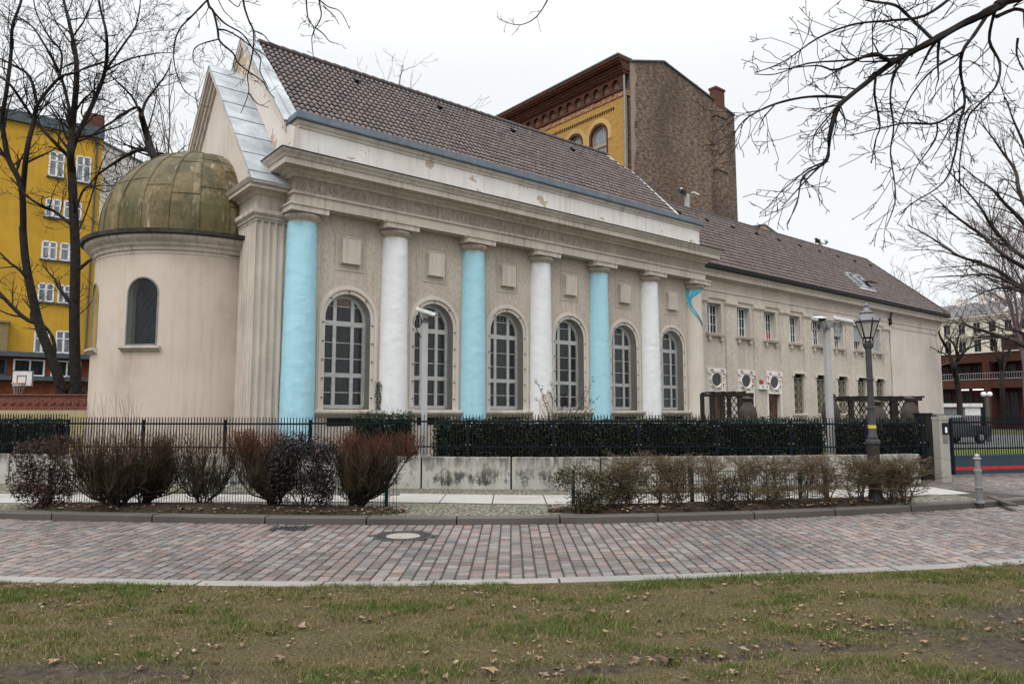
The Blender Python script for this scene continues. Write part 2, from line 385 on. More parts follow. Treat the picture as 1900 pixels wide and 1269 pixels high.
# --- pavement
t=NT('mosaic_paving'); vv=t.voro(17,out='Distance'); vc=t.voro(17,out='Color'); s_=t.sep(vc)
c_=t.mix(s_[0],(.17,.15,.125),(.29,.26,.225)); c_=t.mix(t.ramp(vv,[(.32,0.),(.55,1.)]),c_,(.055,.055,.038)); c_=t.mix(t.math('MULTIPLY',t.ramp(t.noise(.9,5,.6),[(.5,0.),(.75,1.)]),.5),c_,(.10,.12,.035)); t.bump(vv,-.8,.02); MOS=t.fin(c_,.85,0,.2)
m=MB(); xs=np.linspace(-24,26,160); NB=14
for a,b in zip(xs,xs[1:]):
    for k in range(NB):
        f0=k/NB; f1=(k+1)/NB
        y=lambda x,f: far(x)+.27+(wallf(x)+.2-far(x)-.27)*f if x<11.0 else far(x)+.27+3.2*f
        m.quad((a,y(a,f0),.10),(b,y(b,f0),.10),(b,y(b,f1),.10),(a,y(a,f1),.10))
tag(m.build('pavement',MOS,fix=False),kind='structure')
slabc=interp([(-20,15.8),(-9.1,14.6),(-2.2,14.75),(.74,14.42),(5,15.0),(8.7,15.9),(14,18)])
SLAB=plaster('pale_paving_slab',(.36,.345,.325),(.30,.285,.265),streak=0,grain=90)
m=MB(); x=-18; rr=random.Random(9)
while x<9.6:
    l=rr.uniform(.85,1.45); a=x+.012; b=x+l-.012; z=.112+rr.uniform(-.003,.003)
    ya,yb=slabc(a),slabc(b); h_=.72; m.prism([(a,ya-h_,.08),(b,yb-h_,.08),(b,yb+h_,.08),(a,ya+h_,.08)],(0,0,z-.08)); x+=l
tag(m.build('pavement_slabs',SLAB),kind='structure')
m=MB(); xs=np.linspace(-24,9.8,100)
for a,b in zip(xs,xs[1:]): m.quad((a,slabc(a)-.76,.104),(b,slabc(b)-.76,.104),(b,slabc(b)+.76,.104),(a,slabc(a)+.76,.104))
tag(m.build('pavement_joint_bed',JOINT,fix=False),kind='structure')
# driveway of reddish setts in front of the gate
dv=setts('driveway_setts',9.65,19,lambda x: far(x)+.3+max(0,(10.6-x)*1.9),lambda x: 20.2+.2*(x-12),.16,SETT,.82,.14,.22,z=.115); tag(dv,kind='structure')
m=MB(); m.add([(9.3,14.5,.107),(20,19.5,.107),(20,26,.107),(9.3,17.5,.107)],[(0,1,2,3)]); tag(m.build('driveway',JOINT),kind='structure')
m=MB(); m.add([(9.2,15.2,.106),(9.5,14.6,.106)],[]) ; 
a=gnd(1838,922); b=gnd(1880,938); mm=MB(); mm.bar(a+Vector((0,0,.01)),b+Vector((0,0,.01)),.14,.04); tag(mm.build('driveway_kerb',CONC),kind='structure')
# yard behind the gate: asphalt and grass
m=MB(); m.add([(11,21,-.008),(60,10,-.008),(110,60,-.008),(34,60,-.008)],[(0,1,2,3)]); tag(m.build('yard_asphalt',simple('yard_asphalt_mat',(.10,.10,.10),.9,0,.2,.15,1)),kind='structure')
m=MB(); A=[gnd(1740,842,0),gnd(1900,842,0),gnd(2050,842,0),gnd(2050,833,0),gnd(1900,832,0),gnd(1700,831,0)]
m.add([(p.x,p.y,.0) for p in A],[tuple(range(len(A)))]); tag(m.build('yard_lawn',simple('yard_grass',(.10,.125,.03),.95,0,.1,.2,3)),kind='structure')
# planting beds (low mounds of earth with leaf litter)
BEDM=NT('bed_soil'); t=BEDM; c_=t.mix(t.ramp(t.noise(7,6,.7),[(.35,0.),(.68,1.)]),(.014,.011,.008),(.048,.034,.024)); t.bump(t.noise(20,4),1.0,.03); BED=t.fin(c_,.95,0,.1)
def bed(name,xa,xb):
    m=MB(); n=60; k=12
    def z(i,j): return .10+.10*math.sin(PI*min(1,max(0,i/n))*1.0)**.3*math.sin(PI*(j/k))**.6*(1 if True else 0)+.02*mnoise.noise((i*.7,j*.9,xa))
    for i in range(n):
        for j in range(k):
            P=[]
            for ii,jj in ((i,j),(i+1,j),(i+1,j+1),(i,j+1)):
                x=xa+(xb-xa)*ii/n; w=.52*min(1,6*ii/n+.35,6*(1-ii/n)+.35); yc=far(x)+.28+.55; P.append((x,yc+(jj/k-.5)*2*w,z(ii,jj) if 0<jj<k else .095))
            m.quad(*P)
    return tag(m.build(name,BED,fix=False,smooth=80),kind='structure')
bed('planting_bed_soil',-8.75,-1.85); bed('planting_bed_earth',.62,7.75)
# dead leaves
def leafshape(s,lob):
    pts=[]; n=10
    for k in range(n):
        a=2*PI*k/n; r=s*(1.0 if k%2==0 else (.55 if lob else .8))*random.uniform(.8,1.15)
        pts.append((r*math.cos(a),r*math.sin(a)*.8,random.uniform(0,.5)*s))
    return pts
LEAFM=attrmat('dead_leaf',.85,.15,.3,60)
LC=[(.22,.145,.09),(.27,.185,.12),(.17,.11,.07),(.23,.165,.115),(.11,.07,.045),(.29,.215,.155)]
def leaf(mb,x,y,z,s,lob=True):
    a=random.uniform(0,2*PI); ti=random.uniform(-.5,.5); c=random.choice(LC); k=random.uniform(.75,1.15); mb.cur=tuple(q*k for q in c)
    P=leafshape(s,lob); V=[(x,y,z+.15*s)]
    for p in P: V.append((x+p[0]*math.cos(a)-p[1]*math.sin(a),y+p[0]*math.sin(a)+p[1]*math.cos(a),z+.004+p[2]+max(0,ti*p[0])))
    mb.add(V,[(0,i,i%10+1) for i in range(1,11)])
m=MB(); k=0
while k<850:
    y=random.uniform(4.6,9.0); x=random.uniform(-.75*y-.3,.75*y+.3)
    if y>near(x)-.05: continue
    cl=mnoise.noise((x*.9,y*1.5,20))
    if random.random()>.32+1.5*cl: continue
    leaf(m,x,y,lawn_z(x,y)+.012,random.choice([.011,.014,.017,.02,.024,.034])*random.uniform(.8,1.2),random.random()<.6); k+=1
for k in range(2600):
    y=random.uniform(4.3,8.6); x=random.uniform(-.75*y-.3,.75*y+.3)
    if y>near(x)-.08 or random.random()>.45+1.3*mnoise.noise((x*1.3,y*2.0,31)): continue
    leaf(m,x,y,lawn_z(x,y)+.008,random.uniform(.005,.012),False)
for k in range(60):
    t_=random.random(); p=Vector((.1,5.14,0)).lerp(Vector((2.6,5.80,0)),t_); leaf(m,p.x+random.gauss(0,.05),p.y+random.gauss(0,.05),lawn_z(p.x,p.y)+.012,random.uniform(.014,.036))
for k in range(46):
    x=3.0+random.gauss(0,.35); y=6.25+random.gauss(0,.12); leaf(m,x,y,lawn_z(x,y)+.012,random.uniform(.014,.032))
tag(m.build('leaf_litter',LEAFM,fix=False),'small dry brown leaves scattered over the winter lawn','leaf litter',kind='stuff')
m=MB()
for (xa,xb,n) in ((-8.7,-1.8,420),(.6,7.8,620)):
    for k in range(n):
        x=random.uniform(xa,xb); y=far(x)+.3+abs(random.gauss(.35,.28)); leaf(m,x,y,.13+.05*random.random(),random.uniform(.02,.05),random.random()<.5)
tag(m.build('bed_leaf_litter',LEAFM,fix=False),'brown fallen leaves lying under the shrubs by the kerb','leaf litter',kind='stuff')
BIG=[(908,1249,.075,'big pale brown leaf lying at the front edge of the lawn'),(1235,1226,.085,'large orange brown leaf in the muddy rut of the lawn'),(520,1219,.05,'curled brown leaf on its own in the middle of the lawn'),(1715,1184,.05,'brown leaf beside the dark muddy patch on the right'),(330,1135,.05,'pale brown leaf on the left lawn near the kerb'),(1210,1222,.05,'pale leaf next to the big orange leaf in the rut'),(100,1228,.06,'brown leaf at the edge of the left mud patch'),(101,967,.045,'pink brown leaf lying on the setts by the far kerb'),(560,1160,.05,'brown leaf left of the lawn centre, among thin grass'),(1122,1170,.04,'pale leaf standing up in the grass right of centre')]
for px,py,s,lab in BIG:
    p=gnd(px,py,.05 if py>1080 else .02); mb=MB(); random.seed(int(px)); leaf(mb,0,0,0,s); o=mb.build('fallen_leaf',LEAFM,fix=False); o.location=(p.x,p.y,(lawn_z(p.x,p.y)+.012) if py>1080 else .012); tag(o,lab,'leaf','large fallen leaves')
random.seed(21)
# manhole and drain
CAST=simple('cast_iron',(.045,.042,.042),.6,.3,.4,.2,20,.4)
mh=empty('manhole_cover',(MH.x,MH.y,0),0,'round cast iron manhole cover with a concrete centre set in the road','manhole cover')
m=MB(); m.lathe([(.46,-.02),(.46,.004),(.43,.007),(.27,.007),(.26,.003),(.26,-.02)],40); 
for k in range(28):
    a=2*PI*k/28; m.obox((.35*math.cos(a),.35*math.sin(a),.009),Vector((math.cos(a),math.sin(a),0))*.10,Vector((-math.sin(a),math.cos(a),0))*.03,(0,0,.006))
m.build('iron_rim',CAST,mh)
m=MB(); m.lathe([(.255,-.02),(.25,.002),(.12,.006),(.001,.007)],32); m.build('concrete_centre',simple('worn_concrete',(.26,.235,.205),.85,0,.2,.15,12),mh)
dn=empty('street_drain',(DRN.x,DRN.y,0),R(2),'dark slotted iron drain grate in the gutter beside the far kerb','drain')
m=MB(); m.box(-.30,-.19,-.02,.30,-.15,.006); m.box(-.30,.15,-.02,.30,.19,.006); m.box(-.30,-.15,-.02,-.26,.15,.006); m.box(.26,-.15,-.02,.30,.15,.006)
m.build('grate_frame',CAST,dn); m=MB()
for k in range(8): m.box(-.23+.065*k,-.15,-.02,-.20+.065*k,.15,.005)
m.build('grate_bars',CAST,dn)
m=MB(); m.box(-.29,-.18,-.03,.29,.18,-.021); m.build('drain_sump',DARK,dn)
# ================================================================== building frame: x = along the facade, y = into the building
C1=Vector((-6.0805,20.4931,0)); RZ=R(39.2152)
DU=Vector((math.cos(RZ),math.sin(RZ),0)); DV=Vector((-math.sin(RZ),math.cos(RZ),0))
def W(u,v,z=0): return C1+DU*u+DV*v+Vector((0,0,z))
def onv(px,py,v):
    r=ray(px,py); o=Vector((0,0,EYE))-C1; t=(v-o.dot(DV))/r.dot(DV); p=o+r*t
    return p.dot(DU),p.z
def idm(x,y,z): return (x,y,z)
def wall_open(mb,x0,x1,z0,z1,ops,depth,mapf=idm,maxdx=99,m=0,rm=0,nseg=14):
    def strip(xa,xb,za,zb):
        if xb-xa<1e-5 or zb-za<1e-5: return
        n=max(1,math.ceil((xb-xa)/maxdx))
        for i in range(n):
            a=xa+(xb-xa)*i/n; b=xa+(xb-xa)*(i+1)/n
            mb.quad(mapf(a,0,za),mapf(b,0,za),mapf(b,0,zb),mapf(a,0,zb),m)
    x=x0
    for (c,w,zs,zp,arch) in sorted(ops):
        strip(x,c-w,z0,z1); x=c+w; strip(c-w,c+w,z0,zs)
        if arch:
            pts=[(c-w*math.cos(PI*i/nseg),zp+w*math.sin(PI*i/nseg)) for i in range(nseg+1)]
            for p,q in zip(pts,pts[1:]): mb.quad(mapf(p[0],0,p[1]),mapf(q[0],0,q[1]),mapf(q[0],0,z1),mapf(p[0],0,z1),m)
        else:
            pts=[(c-w,zp),(c+w,zp)]; strip(c-w,c+w,zp,z1)
        out=[(c-w,zs)]+pts+[(c+w,zs)]
        for p,q in zip(out,out[1:]+out[:1]):
            mb.quad(mapf(p[0],0,p[1]),mapf(q[0],0,q[1]),mapf(q[0],depth,q[1]),mapf(p[0],depth,p[1]),rm)
    strip(x,x1,z0,z1)
def arch_poly(c,w,zs,zp,n=16):
    return [(c-w,zs)]+[(c-w*math.cos(PI*i/n),zp+w*math.sin(PI*i/n)) for i in range(n+1)]+[(c+w,zs)]
def pane(mb,poly,y,mapf=idm,m=0): mb.add([mapf(x,y,z) for x,z in poly],[tuple(range(len(poly)))],m)
def ring(mb,c,zs,zp,r0,r1,y0,y1,mapf=idm,n=18,m=0):
    A=arch_poly(c,r0,zs,zp,n); B=arch_poly(c,r1,zs,zp,n)
    for i in range(len(A)-1):
        a,b,e,f=A[i],A[i+1],B[i+1],B[i]
        mb.quad(mapf(a[0],y0,a[1]),mapf(b[0],y0,b[1]),mapf(e[0],y0,e[1]),mapf(f[0],y0,f[1]),m)
        mb.quad(mapf(a[0],y0,a[1]),mapf(b[0],y0,b[1]),mapf(b[0],y1,b[1]),mapf(a[0],y1,a[1]),m)
        mb.quad(mapf(f[0],y0,f[1]),mapf(e[0],y0,e[1]),mapf(e[0],y1,e[1]),mapf(f[0],y1,f[1]),m)
def tile_roof(name,e0,sd,L,ul,ur,parent,row=.31,wave=.2,seg=5,udir=Vector((1,0,0)),base=(.195,.163,.156)):
    """rows of pantiles: e0 = eave point at u=0, sd = up-slope unit vector, ul/ur give the ends of a row"""
    nrm=udir.cross(sd).normalized()
    if nrm.z<0: nrm=-nrm
    n=int(round(L/row)); row=L/n; V=[];Fs=[];Cc=[];b=0
    e0=np.array(e0);sdn=np.array(sd);ud=np.array(udir);nr=np.array(nrm)
    for k in range(n):
        s0=k*row-.03; s1=(k+1)*row
        a=ul(k*row); z=ur((k+.6)*row)
        nc=int((z-a)/wave*seg)
        if nc<2: continue
        x=a+np.arange(nc+1)*(wave/seg); x=np.minimum(x,z)
        ph=np.mod(x/wave,1.0); h=.030*np.sin(2*PI*ph)+.011*np.sin(4*PI*ph)
        tid=np.floor(x/wave+1e-6)
        rr=np.random.default_rng(k+11); jit=rr.normal(0,.0045,int(tid.max()-tid.min())+2)[(tid-tid.min()).astype(int)]
        cj=rr.normal(0,.1,int(tid.max()-tid.min())+2)[(tid-tid.min()).astype(int)]
        hl=h+.062+jit; hu=h+.008
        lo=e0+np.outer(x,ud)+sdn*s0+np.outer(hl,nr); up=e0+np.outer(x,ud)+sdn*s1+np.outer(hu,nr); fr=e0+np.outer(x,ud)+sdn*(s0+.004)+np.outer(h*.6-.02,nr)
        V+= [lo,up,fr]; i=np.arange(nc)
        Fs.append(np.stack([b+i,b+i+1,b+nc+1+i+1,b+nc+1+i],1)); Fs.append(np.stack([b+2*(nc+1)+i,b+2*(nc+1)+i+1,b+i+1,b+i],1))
        cc=np.outer(1+cj[:-1],np.array(base)); Cc+=[cc,cc*.22]  # front edges painted far darker: the shadow gap under each tile, put into colour
        b+=3*(nc+1)
    return raw(name,np.concatenate(V),np.concatenate(Fs),TILE,parent,np.clip(np.concatenate(Cc),.01,1))
from mathutils import noise as mnoise
hall=empty('synagogue_hall',C1,RZ,'cream neoclassical hall with blue and white wrapped columns, a domed apse and tiled roof','building')
# ---- facade wall with six arched openings
WC=[1.525+3.05*i for i in range(6)]
mb=MB(); wall_open(mb,-.3,18.7,.0,7.7,[(c,.74,1.9,4.61,True) for c in WC],.38,maxdx=2.0,nseg=20,rm=1)
mb.quad((18.7,0,0),(18.7,9.4,0),(18.7,9.4,9.0),(18.7,0,9.0)); mb.box(-.3,.5,0,18.69,9.2,9.3)
mb.build('wall',[STUCCO,REVEAL],hall)
def wrap(i,mat,r0,r1,z0,z1,hole=None):
    n,k=56,90; V=[];Fs=[]
    for j in range(k+1):
        t=j/k; z=z0+(z1-z0)*t; r=r0+(r1-r0)*(t**1.25)
        for a in range(n):
            th=2*PI*a/n
            w=mnoise.noise((math.cos(th)*1.6+i*9,math.sin(th)*1.6,z*3.2))
            w2=mnoise.noise((math.cos(th)*1.2+i*5,math.sin(th)*1.2+4,z*9))
            w3=mnoise.noise((math.cos(th)*2.2+i*3,math.sin(th)*2.2,z*16+3*w)); d=.008*abs(w)+.02*max(0,w2-.12)+.010*max(0,w3-.18)
            V.append(((r+d)*math.cos(th),(r+d)*math.sin(th),z))
    for j in range(k):
        for a in range(n):
            if hole and hole(2*PI*(a+.5)/n,z0+(z1-z0)*(j+.5)/k): continue
            Fs.append((j*n+a,j*n+(a+1)%n,(j+1)*n+(a+1)%n,(j+1)*n+a))
    m=MB(); m.add(V,Fs); return m
def clothmat(name,c):
    t=NT(name); nz=t.noise(2.0,5,.6,vec=t.mapping((1,1,1.8)))
    wk=t.n('ShaderNodeTexNoise'); t.l(t.mapping((1,1,3.2)),wk.inputs['Vector']); wk.inputs['Scale'].default_value=3.0; wk.inputs['Detail'].default_value=4; wk.inputs['Distortion'].default_value=1.6; rg_=t.math('SUBTRACT',1.0,t.math('ABSOLUTE',t.math('MULTIPLY',t.math('SUBTRACT',wk.outputs['Fac'],.5),7.0))); gate=t.ramp(t.noise(1.1,3,.5),[(.50,0.),(.70,1.)]); t.bump(t.math('ADD',t.math('MULTIPLY',t.math('MAXIMUM',rg_,0.0),gate),t.noise(3.5,5,.6,vec=t.mapping((1,1,2.6)))),.34,.018)
    col=t.mix(t.ramp(nz,[(.3,0.),(.7,1.)]),tuple(x*.9 for x in c),c)
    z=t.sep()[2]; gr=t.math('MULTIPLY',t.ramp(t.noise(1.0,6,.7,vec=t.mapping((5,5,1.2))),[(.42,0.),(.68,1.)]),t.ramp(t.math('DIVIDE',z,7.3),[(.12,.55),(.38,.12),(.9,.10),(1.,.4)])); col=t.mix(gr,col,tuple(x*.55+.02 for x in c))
    return t.fin(col,.7,0,.2)
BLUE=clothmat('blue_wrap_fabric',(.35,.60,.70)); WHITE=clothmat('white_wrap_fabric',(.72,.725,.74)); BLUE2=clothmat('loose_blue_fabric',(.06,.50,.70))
cam_l=Vector(((-C1).dot(DU),(-C1).dot(DV)))
for i in range(7):
    u=3.05*i
    sh=MB(); prof=[(.47+(-.075)*((k/14)**1.25),.0+7.3*k/14) for k in range(15)]
    sh.lathe(prof,48)
    col=sh.build('column',TRIM if i<6 else CREAMY,hall,smooth=40); col.location=(u,0,0)
    cp=MB(); cp.lathe([(.40,7.22),(.415,7.25),(.40,7.27),(.43,7.30),(.50,7.34),(.53,7.40),(.52,7.45),(.49,7.47)],40)
    cp.box(-.57,-.57,7.47,.57,.3,7.63); cp.box(-.60,-.60,7.63,.60,.3,7.69)
    cp.build('capital',TRIM,col,smooth=35)
    if i<6:
        hole=None
        if i==3:
            ang=math.atan2(cam_l.y-0,cam_l.x-u)
            def hole(th,z,ang=ang):
                d=(th-ang+PI)%(2*PI)-PI
                return -.1<d<1.75 and z<2.55-.5*abs(d-.7)**1.5+.12*mnoise.noise((d*4,z*3,0))
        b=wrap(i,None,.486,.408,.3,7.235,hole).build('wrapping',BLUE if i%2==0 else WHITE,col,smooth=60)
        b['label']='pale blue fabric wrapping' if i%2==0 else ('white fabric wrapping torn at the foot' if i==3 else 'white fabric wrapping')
    else:
        d=Vector((cam_l.x-u,cam_l.y)).normalized(); rgt=Vector((-d.y,d.x))
        Lb=[(-54,0),(-51,32),(-31,82),(-3,147),(42,192),(71,250)]; Rb=[(53,0),(38,24),(-2,52),(-8,92),(32,162),(69,249)]
        m=MB(); rows=40; cols=12; V=[]
        def ip(B,t):
            q=t*(len(B)-1); k=min(int(q),len(B)-2); f=q-k; return (B[k][0]*(1-f)+B[k+1][0]*f, B[k][1]*(1-f)+B[k+1][1]*f)
        for r_ in range(rows+1):
            t=r_/rows; a=ip(Lb,t); b=ip(Rb,t)
            for c_ in range(cols+1):
                f=c_/cols; x=(a[0]*(1-f)+b[0]*f)/55*.40; zz=7.235-(a[1]*(1-f)+b[1]*f)*.0070
                rad=.425+.03*math.sin(f*9+t*7)+.012*math.sin(f*23+t*3)
                y=math.sqrt(max(.0004,rad*rad-min(abs(x),rad*.97)**2))
                p=d*y+rgt*x*1.03; V.append((p.x,p.y,zz))
        m.add(V,[(r_*(cols+1)+c_,r_*(cols+1)+c_+1,(r_+1)*(cols+1)+c_+1,(r_+1)*(cols+1)+c_) for r_ in range(rows) for c_ in range(cols)])
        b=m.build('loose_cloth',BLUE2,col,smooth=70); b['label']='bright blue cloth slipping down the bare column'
ORANGE=glassy('orange_stained_glass',(.16,.05,.015),.15); GREENG=glassy('green_stained_glass',(.03,.075,.06),.15)
for i,c in enumerate(WC):
    fr=MB()
    y0,y1=.33,.38
    fr_ops=[]
    ring(fr,c,1.98,4.61,.635,.74,.32,.38)
    for x in (-.29,.29): fr.box(c+x-.055,.31,1.98,c+x+.055,.39,4.61+math.sqrt(.68**2-x*x))
    for z,hh in ((4.40,.15),(2.86,.13),(1.92,.12)): fr.box(c-.70,.305,z,c+.70,.395,z+hh)
    for z in (5.0,3.9,3.42,2.41):
        w=.66 if z<4.6 else math.sqrt(max(0,.66**2-(z-4.61)**2)); fr.box(c-w,.335,z-.012,c+w,.365,z+.012)
    f=fr.build('arched_window',WHITEP,hall)
    g=MB(); pane(g,arch_poly(c,.735,1.92,4.61),.37); g.build('window_glass',GLASS,f)
    if i<3:
        s=MB()
        for k in range(6):
            x=c-.22+k*.075; zt=min(5.28-.02*abs(k-2.5),4.61+math.sqrt(.62**2-(x-c)**2))
            s.cur=(1,1,1); s.quad((x,.366,5.03),(x+.06,.366,5.03),(x+.06,.366,zt),(x,.366,zt),k%2 if i else (1 if k==2 else 0))
        s.build('stained_glass',[ORANGE,GREENG] if i==0 else [GREENG,DARK],f)
    k=MB(); pane(k,arch_poly(c,.80,1.9,4.61,20),.012); k.build('cover_pane',COVER,f)
    m=MB(); ring(m,c,1.88,4.61,.86,.94,-.05,.02,n=22); ring(m,c,1.88,4.61,.94,.985,-.025,.02,n=22); ring(m,c,1.88,4.61,.74,.86,-.006,.02,n=22); m.build('window_surround',CREAMY,f,smooth=30)
    if i==0:
        bo=MB(); bo.lathe([(.022,-.015),(.03,0),(.022,.015)],8); b0=bo.build('cover_bolt',BLACK,None); BOLT=b0.data; bpy.data.objects.remove(b0)
    for bx_,bz_ in [(c+sx*.80,z) for sx in (-1,1) for z in (2.25,2.8,3.35,3.9,4.45)]+[(c+.8*math.cos(R(an)),4.61+.8*math.sin(R(an))) for an in (45,90,135)]:
        b=bpy.data.objects.new('cover_bolt',BOLT); COL.objects.link(b); b.parent=f; b.location=(bx_,-.02,bz_)
    s=MB(); s.sweep([(c-1.0,.02),(c-1.0,-.03),(c+1.0,-.03),(c+1.0,.02)],[(0,1.70),(.07,1.75),(.10,1.80),(.14,1.80),(.14,1.87),(0,1.89)]); s.box(c-1.0,-.03,1.70,c+1.0,.34,1.885)
    s.build('window_sill',TRIM,f)
    v=MB(); v.box(c-.62,-.012,1.42,c+.62,.02,1.66); v.build('vent_slot',DARK,f)
    p=MB(); x0,x1,z0,z1=c-.47,c+.47,6.04,7.20
    for q in ((x0,z0,x1,z0+.03),(x0,z1-.03,x1,z1),(x0,z0+.03,x0+.03,z1-.03),(x1-.03,z0+.03,x1,z1-.03)): p.box(q[0],-.018,q[1],q[2],.02,q[3])
    p.box(c-.30,-.13,6.25,c+.30,.02,6.99); p.box(c-.33,-.03,6.22,c+.33,.01,7.02)
    p.build('wall_panel',CREAM,hall)
# ---- entablature
pth=[(-.44,1.2),(-.44,-.42),(18.72,-.42),(18.72,2.2)]
m=MB(); m.sweep(pth,[(0,7.69),(0,7.97),(.05,7.99),(.06,8.06),(0,8.07),(-.9,8.07),(-.9,7.69)]); m.build('architrave',TRIM,hall)
m=MB(); m.sweep(pth,[(-.002,8.07),(-.002,8.45),(-.9,8.45),(-.9,8.07)]); m.build('frieze',FRIEZE,hall)
m=MB(); m.sweep(pth,[(0,8.45),(.06,8.47),(.10,8.53),(.19,8.58),(.22,8.64),(.46,8.66),(.46,8.82),(.49,8.84),(.52,8.90),(.58,8.97),(.60,9.02),(-.9,9.06),(-.9,8.45)]); m.build('cornice',TRIM,hall)
m=MB(); m.sweep(pth,[(.0,9.065),(.615,9.03),(.63,9.035),(.63,9.05),(.0,9.085)]); m.build('cornice_flashing',DKZINC,hall)
pp=[(-.27,.6),(-.27,-.27),(18.55,-.27),(18.55,1.2)]
m=MB(); m.sweep(pp,[(0,9.05),(0,9.97),(-.5,9.97),(-.5,9.05)]); m.build('parapet',PARAPET,hall)
m=MB(); m.sweep(pp,[(0,9.97),(.03,9.98),(.04,10.05),(.08,10.08),(.10,10.13),(.12,10.17),(-.5,10.2),(-.5,9.97)]); m.build('parapet_moulding',TRIM,hall)
m=MB(); m.sweep(pp,[(.13,10.17),(.18,10.19),(.18,10.23),(.11,10.44),(-.60,10.50),(-.60,10.15)]); m.build('gutter',DKZINC,hall)
# ---- roof
sl=Vector((0,4.17,4.3)); Lr=sl.length; sl.normalize()
def urh(s):
    v=.3+s*sl.y
    return 18.6 if v<3.6 else 18.6-(v-3.6)/(4.47-3.6)*1.1
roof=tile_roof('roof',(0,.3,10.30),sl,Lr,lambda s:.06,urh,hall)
m=MB(); m.quad((-.4,4.47,14.62),(17.5,4.47,14.62),(18.6,8.8,10.3),(-.4,8.8,10.3)); m.add([(17.5,4.47,14.6),(18.6,3.6,13.68),(18.6,5.3,13.68)],[(0,1,2)]); m.quad((18.58,3.6,13.68),(18.58,5.3,13.68),(18.58,8.9,10),(18.58,.2,10))
m.quad((-.4,.32,10.26),(18.57,.32,10.26),(18.57,3.6,13.6),(-.4,3.6,13.6)); m.build('roof_back',simple('plain_tiles',(.13,.105,.10),.8),roof)
m=MB()
x=.1
while x<17.4: m.tube([(x,4.47,14.66),(x+.42,4.47,14.645)],[.115,.10],10); x+=.40
m.build('ridge_tiles',simple('ridge_tile',(.075,.062,.06),.8),roof,smooth=40)
m=MB(); pts=[(17.5,4.47,14.66),(18.15,3.98,14.05),(18.6,3.6,13.68),(18.6,.35,10.42)]
m.tube(pts,.045,6); m.build('verge_strip',simple('pale_lead',(.52,.53,.53),.7),roof)
for q in (3.5,7.2,11.0,14.6):
    m=MB(); p=Vector((q,.3,10.3))+sl*(Lr-.9); m.obox(p+Vector((0,-.06,.08)),(.16,0,0),sl*.2,Vector((0,-.07,.07))*1.3); m.build('roof_vent',BLACK,roof)
# ---- upper gable with zinc verge
gp=[(-.26,9.06),(-.26,9.97),(.35,10.28),(4.47,14.52),(8.6,10.28),(9.1,9.6),(9.1,4),(.6,4),(.6,9.06)]
m=MB(); m.prism([(-.42,v,z) for v,z in gp],(.36,0,0)); g=m.build('gable',GABLEP,hall)
m=MB()
for sg in (1,-1):
    e=Vector((0,4.47-sg*4.15,10.30)); a=Vector((0,4.47,14.60)); d=(a-e); n_=Vector((0,-sg*d.z,d.y*sg)).normalized() if False else Vector((0,-sg*abs(d.z),abs(d.y))).normalized()
    m.prism([Vector((-.52,0,0))+e,Vector((-.52,0,0))+a,Vector((-.52,0,0))+a+n_*.06,Vector((-.52,0,0))+e+n_*.06],(.60,0,0))
    for x in (-.25,): m.prism([Vector((x,0,0))+e+n_*.06,Vector((x,0,0))+a+n_*.06,Vector((x,0,0))+a+n_*.085,Vector((x,0,0))+e+n_*.085],(.02,0,0))
m.build('gable_flashing',ZINC,g)
m=MB()
for sg in (1,-1):
    e=Vector((0,4.47-sg*4.15,10.30)); a=Vector((0,4.47,14.60)); dn=Vector((0,0,-1))
    for x0,t0,t1 in ((-.50,0,.16),(-.47,.16,.30)):
        m.prism([Vector((x0,0,0))+e+dn*t0,Vector((x0,0,0))+a+dn*t0,Vector((x0,0,0))+a+dn*t1,Vector((x0,0,0))+e+dn*t1],(-.421-x0,0,0))
m.build('gable_moulding',TRIM,g)
# ---- chancel with the lower gable
m=MB(); m.prism([(-1.2,v,z) for v,z in ((.32,0),(.32,8.2),(4.47,12.9),(8.62,8.2),(8.62,0))],(.79,0,0)); ch=m.build('chancel_wall',CREAMY,hall)
m=MB()
for sg in (1,-1):
    e=Vector((0,4.47-sg*4.62,8.14)); a=Vector((0,4.47,13.27)); d=(a-e); n_=Vector((0,-sg*abs(d.z),abs(d.y))).normalized(); X=Vector((-1.52,0,0))
    m.prism([X+e,X+a,X+a+n_*.05,X+e+n_*.05],(1.10,0,0))
    L_=d.length; k=.55
    while k<L_:
        p=e+d*(k/L_)+n_*.05; m.bar(p+Vector((-1.52,0,0)),p+Vector((-.42,0,0)),.016,.03,m=1,up=n_); k+=.98
m.build('chancel_roof',[ZINC,simple('seam_zinc',(.16,.18,.20),.6,.2)],ch)
m=MB()
for sg in (1,-1):
    e=Vector((0,4.47-sg*4.12,8.695)); a=Vector((0,4.47,13.27)); dn=Vector((0,0,-1))
    for x0,t0,t1 in ((-1.50,.0,.16),(-1.44,.16,.26),(-1.36,.26,.44),(-1.28,.44,.60)):
        X=Vector((x0,0,0)); m.prism([X+e+dn*t0,X+a+dn*t0,X+a+dn*t1,X+e+dn*t1],(-1.199-x0,0,0))
m.build('raking_cornice',TRIM,ch)
